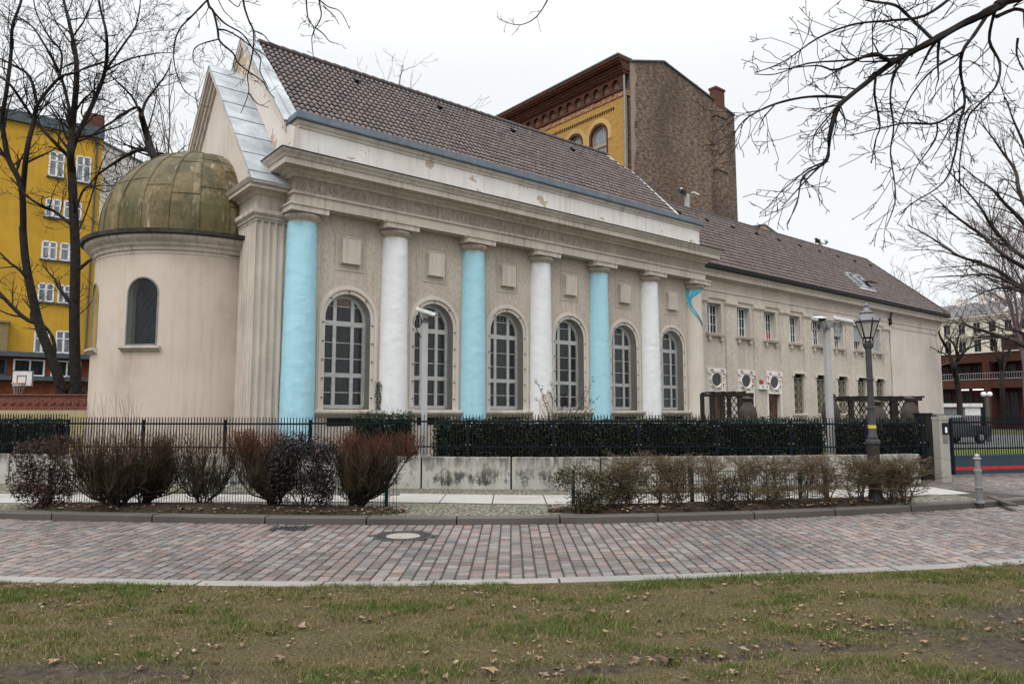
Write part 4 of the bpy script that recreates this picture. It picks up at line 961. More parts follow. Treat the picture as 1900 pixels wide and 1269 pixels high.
# low brown range in front of it
lv=32.0; x1=onv(163,700,lv)[0]
lr=empty('brown_low_building',W(x1,lv),RZ,'low brown rendered range with a dark strip of windows below the yellow block','building')
zt=onv(80,664,lv)[1]; zc=onv(80,706,lv)[1]; zw=onv(80,683,lv)[1]
m=MB(); m.box(-16,0,0,.5,3.2,zt); m.build('wall',simple('brown_render',(.16,.052,.028),.9,0,.1,.2,2),lr)
m=MB(); m.box(-16,-.5,zt,.6,3.4,zt+.28); m.box(-16,-.35,zc-.02,.55,.0,zc+.22); m.build('roof_edge',DKZINC,lr)
for k in range(6):
    xx=-.4-1.9*k; f=MB()
    for q in ((xx-1.6,zc+.25,xx,zc+.33),(xx-1.6,zt-.2,xx,zt-.12),(xx-1.6,zc+.33,xx-1.5,zt-.2),(xx-.1,zc+.33,xx,zt-.2),(xx-.8,zc+.33,xx-.72,zt-.2)): f.box(q[0],-.05,q[1],q[2],.02,q[3])
    fo=f.build('strip_window',bpy.data.materials['white_frame'] if k<2 else DKZINC,lr); g=MB(); g.quad((xx-1.6,-.02,zc+.25),(xx,-.02,zc+.25),(xx,-.02,zt-.12),(xx-1.6,-.02,zt-.12)); g.build('window_glass',GLASS,fo)
# pale building behind, seen at the end of the yellow one
p0=at(174,257,62); wb=empty('pale_grey_building',(p0.x,p0.y,0),R(82),'pale grey rendered building stepping back behind the yellow block','building')
hh=p0.z; m=MB(); m.box(0,0,0,22,10,hh); m.build('wall',plaster('pale_grey_render',(.72,.70,.65),(.66,.64,.59),streak=.15),wb)
m=MB(); m.box(-.1,-.15,hh,22.1,10,hh+.18); m.build('roof_edge',DKZINC,wb)
for xx in (3.0,):
    for zz in (hh-5.6,hh-9.2,hh-12.8):
        f=MB(); f.box(xx-.1,-.06,zz-.1,xx+4.4,.0,zz); f.box(xx-.1,-.06,zz+2.6,xx+4.4,0,zz+2.7)
        for k in range(4): f.box(xx-.1+1.45*k,-.06,zz,xx+.05+1.45*k,0,zz+2.6)
        fo=f.build('window_band',bpy.data.materials['white_frame'],wb); g=MB(); g.quad((xx,-.03,zz),(xx+4.3,-.03,zz),(xx+4.3,-.03,zz+2.6),(xx,-.03,zz+2.6)); g.build('window_glass',bpy.data.materials['sky_glass_0'],fo)
# ================================================================== far right: white house, red brick school
FD=R(-56.4)   # facades run towards the viewer on the right
pw=at(1742,592,165); wh=empty('white_house_row',(pw.x,pw.y,0),FD,'white stuccoed house row with tall windows and grey slate roofs far behind the gate','building')
hh=pw.z
m=MB(); m.box(-20,0,0,70,10,hh); m.build('wall',plaster('cream_white_stucco',(.66,.63,.53),(.60,.57,.47),streak=.15),wh)
m=MB(); m.box(-20.2,-.6,hh-.5,70,.0,hh); m.box(-20.2,-.3,hh-1.0,70,.0,hh-.5); m.box(-20,-.15,hh-4.6,70,0,hh-4.35); x=-20
while x<70: m.box(x,-.5,hh-.8,x+.25,-.01,hh-.5); x+=.9
m.build('cornice',bpy.data.materials['cream_white_stucco'],wh)
SLATE=simple('grey_slate',(.145,.14,.145),.8,0,.2,.2,1.5)
m=MB(); m.prism([(-20,-.7,hh),(-20,4.5,hh+3.4),(-20,9,hh+3.4),(-20,10,hh)],(90,0,0)); rfw=m.build('roof',SLATE,wh)
m=MB(); m.prism([(13.6,-.75,hh+.1),(13.6,4.4,hh+3.7),(13.6,5,hh+3.7),(13.6,5,hh+.1)],(.5,0,0)); m.build('parapet_strip',PARAPET,rfw)
for k,(x,h_) in enumerate(((2.2,1.4),(7.0,1.9),(10.0,1.6))):
    m=MB(); m.box(x,3.6,hh+1.8,x+1.8,5.2,hh+3.2+h_); m.build('chimney',PARAPET,rfw)
for k in range(14):
    x=1.0+3.1*k
    for (z0,z1) in ((hh-3.9,hh-1.7),(hh-8.1,hh-5.6),(hh-12.5,hh-9.9)):
        f=MB(); f.box(x-.1,-.1,z0-.15,x+1.45,.0,z0); f.box(x-.25,-.22,z1+.25,x+1.6,0,z1+.42); f.box(x-.1,-.06,z0,x,0,z1); f.box(x+1.35,-.06,z0,x+1.45,0,z1); f.box(x,-.06,z1-.01,x+1.35,0,z1+.1)
        f.box(x+.65,-.03,z0,x+.69,0,z1)
        fo=f.build('window',bpy.data.materials['cream_white_stucco'],wh); g=MB(); g.quad((x,-.02,z0),(x+1.35,-.02,z0),(x+1.35,-.02,z1),(x,-.02,z1)); g.build('window_glass',GLASS,fo)
pr=at(1738,660,88); rb=empty('red_brick_building',(pr.x,pr.y,0),FD,'low red brick block with open balconies and lit ground floor lamps','building')
hr=pr.z
RBK=brick('red_facade_brick',(.105,.04,.026),(.08,.03,.021),(.07,.045,.04),'x',.26,.09,.01)
MAR=simple('maroon_panel',(.045,.012,.014),.6,0,.3,.2,2)
m=MB(); m.box(-8,1.6,0,30,9,hr-.05); m.build('rear_wall',MAR,rb)
m=MB(); m.box(-8,0,hr-1.1,30,1.6,hr); m.box(-8,-.02,hr-4.1,30,1.6,hr-3.1)
for x in (-4.5,5.0,13,21): m.box(x,-.06,0,x+.75,1.5,hr-1.1)
m.box(8.0,.4,hr,30,6,hr+1.3)
m.build('brick_bands',RBK,rb)
m=MB(); m.box(7.0,.3,hr,30,6,hr+1.9); m.build('roof_storey',MAR,rb)
m=MB(); m.box(-8,-.1,hr,30,.2,hr+.12); m.build('coping',PARAPET,rb)
rl_=MB(); rl_.bar((-8,-.05,hr-2.35),(30,-.05,hr-2.35),.05); rl_.bar((-8,-.05,hr-3.05),(30,-.05,hr-3.05),.07); x=-8
while x<30: rl_.bar((x,-.05,hr-3.1),(x,-.05,hr-2.35),.025); x+=.25
rl_.build('balcony_railing',simple('pale_rail',(.35,.33,.32),.6),rb)
for k in range(12):
    x=-6+2.4*k
    for z0,z1 in ((hr-3.0,hr-1.3),(.6,hr-4.5)):
        f=MB()
        for q in ((x,z0,x+.12,z1),(x+1.8,z0,x+1.92,z1),(x+.9,z0,x+1.0,z1),(x,z1-.12,x+1.92,z1),(x,z0,x+1.92,z0+.12)): f.box(q[0],1.5,q[1],q[2],1.62,q[3])
        fo=f.build('window',MAR,rb); g=MB(); g.quad((x,1.58,z0),(x+1.9,1.58,z0),(x+1.9,1.58,z1),(x,1.58,z1)); g.build('window_glass',GLASS,fo)
t=NT('fluorescent_tube'); t.fin((.9,.9,.85)); t.b.inputs['Emission Color'].default_value=(1,.93,.75,1); t.b.inputs['Emission Strength'].default_value=2.2; LITM=t.mat
for x in (2.0,3.6):
    m=MB(); m.box(x,.5,hr-4.28,x+1.1,.7,hr-4.18); m.build('ceiling_lamp',LITM,rb)
# ================================================================== concrete wall, fences, gate, street furniture
WXS=[-16.3,-14.24,-12.2,-10.95,-8.95,-6.9,-4.85,-2.06,-.02,2.0,4.05,6.1,8.1,9.93]
t=NT('stained_concrete'); sp=t.sep(); z=sp[2]
base=t.mix(t.ramp(t.noise(1.6,6,.6),[(.3,0.),(.7,1.)]),(.44,.425,.385),(.31,.30,.275))
st=t.noise(1.0,10,.78,vec=t.mapping((9,9,2.0)))
blot=t.noise(1.0,8,.72,vec=t.mapping((1.5,1.5,1.6),loc=(3,1,2)))
low=t.ramp(z,[(.10,.2),(.18,1.),(.42,.9),(.62,.45)]); top=t.ramp(z,[(.50,0.),(.80,1.)])
a_=t.math('MULTIPLY',t.ramp(t.math('ADD',t.math('MULTIPLY',blot,.58),t.math('ADD',t.math('MULTIPLY',st,.36),t.math('MULTIPLY',t.noise(38,5,.8),.12))),[(.525,0.),(.585,1.)]),low)
c_=t.mix(t.math('MULTIPLY',a_,.93),base,(.028,.028,.026))
b_=t.math('MULTIPLY',t.ramp(st,[(.36,0.),(.55,1.)]),top); c_=t.mix(t.math('MULTIPLY',b_,.85),c_,(.05,.048,.042))
c_=t.mix(t.math('MULTIPLY',t.ramp(t.noise(1.0,5,.7,vec=t.mapping((5,5,.6),loc=(9,0,0))),[(.58,0.),(.66,1.)]),.55),c_,(.42,.37,.27))
t.bump(t.noise(30,5),.3,.01); CWALL=t.fin(c_,.9,0,.15)
cw=empty('concrete_wall',(0,17,0),0,'low stained concrete retaining wall running under the dark iron fence','wall')
def wp(x,off=0.0):
    d=(wallf(x+.05)-wallf(x-.05))/.1; n_=Vector((-d,1)).normalized(); return Vector((x+n_.x*off,wallf(x)+n_.y*off))
for a,b in zip(WXS,WXS[1:]):
    m=MB(); n=4; P=[wp(a+.02+(b-a-.04)*k/n) for k in range(n+1)]; Q=[wp(a+.02+(b-a-.04)*k/n,.26) for k in range(n+1)]
    for k in range(n):
        for (z0,z1) in ((.05,.79),):
            m.quad((P[k].x,P[k].y-17,z0),(P[k+1].x,P[k+1].y-17,z0),(P[k+1].x,P[k+1].y-17,z1),(P[k].x,P[k].y-17,z1))
        m.quad((P[k].x,P[k].y-17,.79),(P[k+1].x,P[k+1].y-17,.79),(P[k+1].x,P[k+1].y+.015-17,.805),(P[k].x,P[k].y+.015-17,.805))
        m.quad((P[k].x,P[k].y-16.985,.805),(P[k+1].x,P[k+1].y-16.985,.805),(Q[k+1].x,Q[k+1].y-17,.805),(Q[k].x,Q[k].y-17,.805))
    m.quad((P[0].x,P[0].y-17,.05),(Q[0].x,Q[0].y-17,.05),(Q[0].x,Q[0].y-17,.805),(P[0].x,P[0].y-17,.805)); m.quad((P[n].x,P[n].y-17,.05),(Q[n].x,Q[n].y-17,.05),(Q[n].x,Q[n].y-17,.805),(P[n].x,P[n].y-17,.805))
    m.build('wall_panel',CWALL,cw,fix=False)
m=MB()
for x in WXS[1:-1]:
    p=wp(x,.05); m.box(p.x-.035,p.y-17,.05,p.x+.035,p.y-16.9,.79)
m.build('joint_strip',DARK,cw)
# gate pillar
gp0=gnd(1751,896); gp_=empty('gate_pillar',(gp0.x,gp0.y+.12,.1),R(12),'square concrete gate pillar with an intercom panel at the end of the fence','pillar')
m=MB(); m.box(-.10,-.16,-.05,.17,.06,1.53); m.box(-.11,-.17,1.53,.18,.07,1.60); m.build('pillar_body',plaster('pillar_concrete',(.36,.345,.31),(.27,.26,.235),streak=.45,stain=.5),gp_)
m=MB(); m.box(-.02,-.19,1.18,.14,-.16,1.46); m.build('intercom_box',BLACK,gp_); m=MB(); m.box(.035,-.196,1.22,.09,-.19,1.35); m.build('intercom_screen',simple('white_display',(.8,.8,.82),.4),gp_)
m=MB(); m.box(-.01,-.18,.98,.12,-.16,1.13); m.build('card_reader',simple('grey_plate',(.16,.15,.13),.5),gp_)
# iron fence on the wall
fe=empty('iron_fence',(0,17,0),0,'dark blue black iron fence of close upright bars on the concrete wall','fence')
secs=[(-16.2,-14.2,.04),(-14.2,-12.2,.04),(-12.2,-10.78,.04),(-10.78,-8.8,-.04),(-8.8,-6.75,-.04),(-6.75,-4.7,-.04),(-4.7,-2.9,-.03),(-2.9,-1.02,.02),(-1.02,.95,.02),(.95,2.92,.02),(2.92,4.78,.02),(4.78,6.6,-.05),(6.6,8.55,-.05),(8.55,10.15,-.05)]
def rail_pts(a,b,off,z,n=4): return [(lambda p:(p.x,p.y-17,z))(wp(a+(b-a)*k/n,off)) for k in range(n+1)]
for a,b,dz in secs:
    zt=1.585+dz; zb=1.02+dz*.6
    for z,h,nm in ((zt,.042,'top_rail'),(zb,.032,'bottom_rail')):
        m=MB(); P=rail_pts(a,b,.14,z); V=[]
        for p in P: V+=[(p[0],p[1]-.016,p[2]-h/2),(p[0],p[1]-.016,p[2]+h/2),(p[0],p[1]+.016,p[2]+h/2),(p[0],p[1]+.016,p[2]-h/2)]
        m.add(V,[(4*i+k,4*i+(k+1)%4,4*i+4+(k+1)%4,4*i+4+k) for i in range(len(P)-1) for k in range(4)]); m.build(nm,IRON,fe)
    m=MB(); n=int((b-a)/.073)
    for k in range(n):
        x=a+(b-a)*(k+.5)/n; p=wp(x,.14); y=p.y-17; h=.0085
        m.box(p.x-h,y-h,.85,p.x+h,y+h,1.72+dz); m.add([(p.x-h,y-h,1.72+dz),(p.x+h,y-h,1.72+dz),(p.x+h,y+h,1.72+dz),(p.x-h,y+h,1.72+dz),(p.x,y,1.755+dz)],[(0,1,4),(1,2,4),(2,3,4),(3,0,4)])
    m.build('fence_bars',IRON,fe)
for k,x in enumerate([s[0] for s in secs]+[10.15]):
    p=wp(x,.14); m=MB(); m.box(p.x-.034,p.y-17-.034,.78,p.x+.034,p.y-17+.034,1.64); 
    m.build('fence_post',IRON,fe)
    m=MB()
    for s in(-1,1):
        for z in (1.08,1.5): m.box(p.x+s*.05-.009,p.y-17-.03,z-.009,p.x+s*.05+.009,p.y-17-.018,z+.009)
    m.build('post_bolts',simple('bright_bolt',(.45,.46,.48),.4,.6) if 'bright_bolt' not in bpy.data.materials else bpy.data.materials['bright_bolt'],fe)
pv=at(1722,800,18.45); pc=empty('steel_cabinet',(pv.x,18.45,.1),R(12),'tall narrow black steel cabinet behind the end of the fence','cabinet')
m=MB(); m.box(-.2,0,0,.14,.22,1.66); m.box(-.22,-.02,1.66,.16,.24,1.70); m.build('cabinet_body',BLACK,pc); m=MB(); m.box(-.1,-.012,.1,-.085,.0,1.65); m.box(-.02,-.03,.85,.0,-.0,1.0); m.build('cabinet_door_edge',IRON,pc)
# sliding gate
g0=gnd(1767,884); g1=gnd(1900,880.5); dg=(g1-g0).normalized(); ga=math.atan2(dg.y,dg.x)
gt=empty('sliding_gate',(g0.x,g0.y,.1),ga,'dark blue sliding gate with a red stripe along its solid lower panel','gate')
GP=simple('gate_blue_paint',(.018,.036,.052),.45,0,.4,.1,3)
m=MB(); m.box(0,-.02,.05,7,.02,.50); m.box(0,-.03,.50,7,.03,.56); m.build('lower_panel',GP,gt)
m=MB(); m.box(0,-.024,.17,7,-.0202,.255); m.build('red_stripe',simple('red_reflective',(.42,.015,.02),.45),gt)
m=MB(); m.box(0,-.025,1.42,7,.025,1.47); m.box(0,-.025,.72,7,.025,.76); m.box(0,-.04,.05,.08,.04,1.55); m.build('gate_frame',IRON,gt)
m=MB(); x=.1
while x<7: m.box(x-.009,-.009,.56,x+.009,.009,1.6); x+=.08
m.build('gate_bars',IRON,gt)
# bollard
bp=gnd(1818,933); bo=empty('bollard',(bp.x,bp.y,.1),0,'grey ringed steel bollard with a ball top on the pavement corner','bollard')
GSTEEL=simple('grey_steel_paint',(.20,.20,.205),.5,.2,.4,.15,6)
m=MB(); m.lathe([(.085,0),(.085,.03),(.062,.04),(.062,.26),(.07,.27),(.07,.30),(.060,.31),(.055,.57),(.066,.58),(.066,.62),(.052,.63),(.045,.80),(.045,.82)],20); m.build('shaft',GSTEEL,bo,smooth=30)
m=MB(); m.lathe([(.045,.82),(.07,.825),(.07,.845),(.03,.855),(.045,.88),(.04,.905),(.015,.92),(.001,.922)],20); m.build('cap',simple('pale_steel',(.38,.38,.39),.45,.3),bo,smooth=30)
# street lamp
lp=gnd(1625,934); la=empty('street_lamp',(lp.x,lp.y,.1),0,'old fashioned black street lamp with a six sided glass lantern','street lamp')
LPAINT=simple('lamp_grey_paint',(.045,.043,.048),.5,.1,.4,.15,6)
k=13.7/1346
H=lambda y:(934-y)*k*1.008
m=MB(); m.lathe([(.16,0),(.155,.05),(.135,.10),(.115,.22),(.108,H(850)),(.105,H(826))],24); m.build('base',simple('lamp_base_paint',(.022,.019,.018),.6,.1,.4,.2,5),la,smooth=30)
m=MB(); m.lathe([(.105,H(826)),(.125,H(825)),(.13,H(821)),(.12,H(818)),(.085,H(817)),(.092,H(813)),(.088,H(811)),(.072,H(808)),(.062,H(762)),(.075,H(761)),(.075,H(757)),(.06,H(756)),(.057,H(709)),(.07,H(708)),(.07,H(704)),(.056,H(703)),(.054,H(648)),(.072,H(645)),(.074,H(638)),(.05,H(636)),(.05,H(634))],24); m.build('shaft',LPAINT,la,smooth=30)
m=MB(); m.lathe([(.069,H(797)),(.0705,H(796.5)),(.0705,H(791.5)),(.069,H(791))],24,caps=False); m.build('yellow_band',simple('yellow_sticker',(.62,.47,.02),.5),la)
zt,zb=H(598),H(628)
lan=MB(); 
def hexp(r,z,o=0): return [(r*math.cos(PI/6+PI/3*i+o),r*math.sin(PI/6+PI/3*i+o),z) for i in range(6)]
A=hexp(.205,zt); B=hexp(.098,zb)
for i in range(6):
    lan.bar(A[i],B[i],.018); lan.bar(A[i],A[(i+1)%6],.02); lan.bar(B[i],B[(i+1)%6],.022)
    lan.tube([A[i],(A[i][0]*1.1,A[i][1]*1.1,zt+.03),(A[i][0]*1.08,A[i][1]*1.08,zt+.06)],.010,5)
    lan.bar((B[i][0]*.9,B[i][1]*.9,zb),(B[i][0]*.42,B[i][1]*.42,H(640)),.014)
lo=lan.build('lantern_frame',BLACK,la)
t=NT('frosted_lantern_glass'); t.nt.nodes.remove(t.b); tr=t.n('ShaderNodeBsdfTransparent'); tr.inputs[0].default_value=(.9,.9,.88,1); df=t.n('ShaderNodeBsdfTranslucent'); df.inputs[0].default_value=(.85,.85,.8,1); d2=t.n('ShaderNodeBsdfDiffuse'); d2.inputs[0].default_value=(.62,.62,.58,1)
m1=t.n('ShaderNodeMixShader'); m1.inputs[0].default_value=.5; t.l(df.outputs[0],m1.inputs[1]); t.l(d2.outputs[0],m1.inputs[2]); m2=t.n('ShaderNodeMixShader'); m2.inputs[0].default_value=.62; t.l(tr.outputs[0],m2.inputs[1]); t.l(m1.outputs[0],m2.inputs[2]); t.l(m2.outputs[0],t.out.inputs[0]); LGL=t.mat
g=MB()
for i in range(6): g.quad(A[i],A[(i+1)%6],B[(i+1)%6],B[i])
g.build('lantern_glass',LGL,lo)
m=MB(); m.lathe([(.21,zt+.005),(.21,zt+.02),(.18,zt+.06),(.13,zt+.145),(.115,zt+.16),(.13,zt+.165),(.13,zt+.185),(.075,zt+.21),(.05,zt+.27),(.03,zt+.29),(.045,zt+.31),(.04,zt+.335),(.012,zt+.36),(.001,zt+.39)],18); m.build('lantern_roof',simple('lamp_roof',(.13,.13,.14),.4,.3),lo,smooth=35)
for s in (-1,1):
    m=MB(); m.tube([(s*.05,0,H(650)),(s*.09,0,H(644)),(s*.10,0,H(634)),(s*.09,0,H(629))],.010,6); m.build('bracket',BLACK,la)
# surveillance camera posts
CAMW=simple('camera_housing',(.62,.62,.60),.4,.1); POLE=simple('pole_grey',(.36,.365,.36),.55,.1,.4,.08,2)
def cctv(parent,p,yaw,pitch,L_=.46,w=.13):
    p=Vector(p); d=Vector((math.cos(yaw)*math.cos(pitch),math.sin(yaw)*math.cos(pitch),math.sin(pitch))); s=Vector((-math.sin(yaw),math.cos(yaw),0)); u=d.cross(s)*-1 if d.cross(s).z<0 else d.cross(s)
    m=MB(); m.obox(p+u*.05,d*L_,s*w*1.15,u*.022); m.obox(p-d*.02,d*L_*.86,s*w*.82,u*.085)
    for q in (-1,1): m.obox(p+u*.02+s*(q*w*.56),d*L_,s*.012,u*.07)
    h=m.build('camera_housing',CAMW,parent)
    b=MB(); e=p+d*(L_*.41); b.obox(e,d*.015,s*w*.7,u*.07); b.build('lens_window',BLACK,h)
    b=MB(); b.obox(p-u*.085,d*.13,s*.07,u*.09); b.obox(p-u*.14-d*.05,d*.06,s*.05,u*.12); b.build('camera_bracket',GSTEEL,h)
    return h
def loop(parent,c,r,z):
    m=MB(); m.tube([(c[0]+r*.7*math.sin(a),c[1]-.1,z-r+r*math.cos(a)) for a in np.linspace(-2.6,2.6,14)],.008,5,cap=False); m.build('cable',BLACK,parent)
q=at(785,905,17.2); q=Vector((q.x,17.2,0)); p1=empty('camera_post',(q.x,q.y,.1),R(10),'tall square grey post carrying a single white surveillance camera before the arched windows','camera post')
h1=at(785,600,17.2).z-.1
m=MB(); m.box(-.07,-.07,0,.07,.07,h1); m.build('post',POLE,p1); m=MB(); m.box(-.09,-.02,h1-.04,.09,.02,h1+.05); m.box(-.13,-.06,h1+.02,.05,.06,h1+.12); m.build('post_head',GSTEEL,p1)
cctv(p1,(.03,-.12,h1+.24),R(-20),R(-19),.50,.17); loop(p1,(-.19,-.05),.14,h1+.16)
m=MB(); m.tube([(-.19,-.05,h1+.2),(-.25,-.08,h1),(-.17,-.09,h1-.25),(-.088,-.09,h1-.35)],.012,5); m.build('cable',BLACK,p1)
q=at(1543,840,18.3); p2=empty('twin_camera_post',(q.x,18.3,.1),R(15),'wide pale grey post with two surveillance cameras beside the street lamp','camera post'); h2=at(1540,605,18.3).z-.1
m=MB(); m.box(-.075,-.055,0,.075,.055,h2); m.box(-.095,-.075,0,.095,.075,.5); m.build('post',POLE,p2)
m=MB(); m.box(-.25,-.05,h2-.02,.25,.05,h2+.10); m.bar((-.42,-.1,h2-.08),(.3,-.08,h2+.02),.06,.06); m.build('post_head',GSTEEL,p2)
cctv(p2,(.42,-.12,h2+.14),R(-25),R(-14),.52,.16); c2=cctv(p2,(-.34,-.18,h2+.14),R(-110),R(-12),.46,.2)
for xx in (-.45,-.22,.22): loop(p2,(xx,-.05),.16,h2+.12)
def roofcams(name,u,v,zb,h,lab,yaws):
    w=W(u,v,zb); e=empty(name,(w.x,w.y,zb),RZ,lab,'camera mast'); m=MB(); m.box(-.1,-.1,-1.0,.1,.1,h); m.build('post',POLE,e)
    m=MB(); m.bar((-.75,0,h-.12),(.8,0,h-.02),.06,.06); m.build('crossbar',GSTEEL,e)
    cctv(e,(-.72,-.05,h+.16),R(yaws[0]),R(-18),.5,.18); cctv(e,(.72,-.05,h+.14),R(yaws[1]),R(-18),.42,.15)
    m=MB(); m.obox((-.38,0,h+.05),(.38,0,0),(0,.2,0),(0,0,.2)); m.build('junction_box',BLACK,e)
a=onv(1275,383,5.0); t_=onv(1272,360,5.0); roofcams('roof_camera_mast',a[0],5.0,12.3,t_[1]-12.3,'pale mast with two cameras over the tiled ridge against the brick firewall',(200,-20))
a=onv(1523,462,5.0); t_=onv(1523,450,5.0); roofcams('roof_camera_mast',a[0],5.0,12.3,t_[1]-12.3,'pale mast with two cameras over the ridge against the bare sky',(210,10))
# low green mesh fences round the beds
def meshfence(name,lab,pts,posts,zt=.62):
    e=empty(name,(pts[0][0],pts[0][1],.1),0,lab,'mesh fence'); o=Vector((pts[0][0],pts[0][1]))
    P=[Vector(p)-o for p in pts]
    m=MB()
    for a,b in zip(P,P[1:]):
        n=max(1,int((b-a).length/.05))
        for z in (.05,.25,.27,.45,.62):
            m.bar((a.x,a.y,z),(b.x,b.y,z),.010,.010)
        for k in range(n):
            p=a.lerp(b,k/n); m.bar((p.x,p.y,.02),(p.x,p.y,.64),.0075,.0075)
    m.build('wire_mesh',GREENP,e)
    for q in posts:
        m=MB(); p=Vector(q)-o; m.box(p.x-.03,p.y-.03,-.05,p.x+.03,p.y+.03,.66); m.box(p.x-.033,p.y-.033,.66,p.x+.033,p.y+.033,.675); m.build('mesh_post',GREENP,e)
def fb(px,off=1.08): # fence line runs along the back of the bed
    x=gnd(px,940).x; return x
def fl(x): return (x,far(x)+1.12)
xs=[gnd(p,942).x for p in (62,120,262,390,510,620,720,745)]
meshfence('mesh_fence','low green wire mesh fence behind the red tipped bushes on the left',[fl(x) for x in xs],[fl(gnd(p,942).x) for p in (62,262,510,720)])
xs=[gnd(p,938).x for p in (1062,1150,1287,1400,1512,1568,1582)]
meshfence('mesh_fence','low green wire mesh fence behind the thin twiggy hedge on the right',[fl(x) for x in xs],[fl(gnd(p,940).x) for p in (1062,1287,1512,1568)])
# ------------------------------------------------------------------ garden things behind the fence
TIMB=simple('dark_timber',(.020,.013,.010),.7,0,.3,.25,3)
def pergola(name,lab,px0,px1,ptop,Y,posts,lat):
    a=at(px0,ptop,Y); b=at(px1,ptop+2,Y); e=empty(name,(a.x,Y,0),0,lab,'pergola'); L_=b.x-a.x; zt=a.z
    m=MB(); m.box(0,-.10,zt-.10,L_,.0,zt); m.box(0,1.2,zt-.10,L_,1.3,zt); x=.1
    while x<L_: m.box(x,-.2,zt+.003,x+.05,1.5,zt+.06); x+=.36
    m.build('beams',TIMB,e)
    for p in posts:
        x=at(p,ptop,Y).x-a.x; m=MB(); m.box(x-.07,-.08,0,x+.07,.06,zt-.10); m.build('post',TIMB,e)
        m=MB(); m.box(x-.07,1.2,0,x+.07,1.32,zt-.10); m.build('post',TIMB,e)
    x0,x1=[at(p,ptop,Y).x-a.x for p in lat]; m=MB(); z0,z1=.3,zt-.10; s=.17; h=z1-z0; x=x0-h*.62
    while x<x1+h*.62:
        for sg in (1,-1):
            pts=[]
            for k in range(2):
                pass
            A=(x,z0); 
            # clip slanted lath to the frame
            t0,t1=0.0,1.0; dx=sg*h*.62; xs_=x if sg>0 else x
            def cx(t): return xs_+dx*t
            lo=(x0-xs_)/dx; hi=(x1-xs_)/dx
            if lo>hi: lo,hi=hi,lo
            t0=max(t0,lo); t1=min(t1,hi)
            if t1-t0>.03: m.bar((cx(t0),.05+.012*sg,z0+h*t0),(cx(t1),.05+.012*sg,z0+h*t1),.030,.012,up=(0,1,0))
        x+=s
    m.build('trellis',TIMB,e)
pergola('garden_pergola','short dark timber pergola with a trellis beside the brown door',1316,1397,729,25.5,(1320,1340,1372,1393),(1341,1374))
pergola('garden_pergola','long dark timber pergola with diamond trellis behind the street lamp',1563,1708,738,24.5,(1578,1655,1697),(1570,1698))
URN=simple('dark_terracotta',(.05,.038,.034),.75,0,.25,.25,4,.3)
def urn(px,Y,ztop,lab,s=1.0):
    q=at(px,760,Y); e=MB(); h=ztop
    e.lathe([(.24*s,0),(.26*s,.08),(.18*s,.16),(.14*s,.30),(.30*s,.5*h),(.42*s,.66*h),(.44*s,.74*h),(.36*s,.84*h),(.22*s,.89*h),(.17*s,.92*h),(.25*s,.95*h),(.26*s,.97*h),(.15*s,.99*h),(.03*s,h)],24)
    o=e.build('garden_urn',URN,None,smooth=35); o.location=(q.x,Y,.0); tag(o,lab,'urn','dark garden urns')
urn(1541,22.5,at(1541,728,22.5).z,'dark terracotta urn half hidden by the twin camera post',0.62); urn(1626,23.6,at(1626,742,23.6).z,'dark terracotta urn directly behind the street lamp shaft',.72); urn(1688,23.8,at(1688,735,23.8).z,'dark terracotta urn under the right end of the long pergola',.66); urn(1387,24.6,at(1387,735,24.6).z,'dark terracotta urn under the short pergola by the doors',.72)
# brick garden wall and basketball hoop on the left
bw=empty('brick_garden_wall',(at(163,750,24.5).x,24.5,0),R(4),'red brick garden wall on a cream base in front of the twin trunked tree','wall')
zt_=at(80,734,24.5).z; zm=at(80,761,24.5).z
m=MB(); m.box(-9,0,zm,.0,.25,zt_); m.box(-9,-.05,zt_,.05,.3,zt_+.05); k=-9
while k<0: m.box(k,-.04,zm+.2,k+.13,.0,zm+.28); k+=.26
m.build('brick_course',brick('garden_wall_brick',(.20,.055,.035),(.15,.04,.028),(.16,.11,.09),'x',.25,.083,.012),bw)
m=MB(); m.box(-9,-.03,0,.05,.27,zm-.003); m.build('cream_base',plaster('yellowish_base',(.42,.36,.20),(.36,.30,.17)),bw)
bh=at(41,705,27.5); hp=empty('basketball_hoop',(bh.x,27.5,0),R(8),'basketball hoop with a white backboard behind the brick wall','basketball hoop')
z0=at(41,733-16,27.5).z; z1=at(41,687,27.5).z; w=px2m(36,27.5)/2
m=MB(); m.box(-w,0,z0,w,.03,z1); b=m.build('backboard',simple('board_white',(.62,.60,.60),.6),hp)
m=MB()
def frame(m,x0,z0,x1,z1,t): m.box(x0,-.012,z0,x1,-.001,z0+t); m.box(x0,-.012,z1-t,x1,-.001,z1); m.box(x0,-.012,z0+t,x0+t,-.001,z1-t); m.box(x1-t,-.012,z0+t,x1,-.001,z1-t)
frame(m,-w,z0,w,z1,.025); frame(m,-w*.5,z0+.12,w*.4,z0+.42,.022); m.build('board_lines',BLACK,b)
m=MB(); m.tube([(.02+.22*math.cos(a),-.27+.22*math.sin(a),z0+.10) for a in np.linspace(0,2*PI,20)],.022,6,cap=False); m.build('rim',simple('orange_rim',(.55,.16,.04),.5),hp)
m=MB()
for k in range(12):
    a=2*PI*k/12; m.tube([(.02+.21*math.cos(a),-.27+.21*math.sin(a),z0+.1),(.02+.13*math.cos(a+.3),-.27+.13*math.sin(a+.3),z0-.28)],.008,3)
m.build('net',simple('net_grey',(.3,.28,.27),.8),hp)
m=MB(); m.tube([(-.1,.06,z0+.3),(-.2,.4,z0-.1),(-.35,.8,z0-.5),(-.4,.9,0)],.06,8); m.build('support_arm',DKZINC,hp)
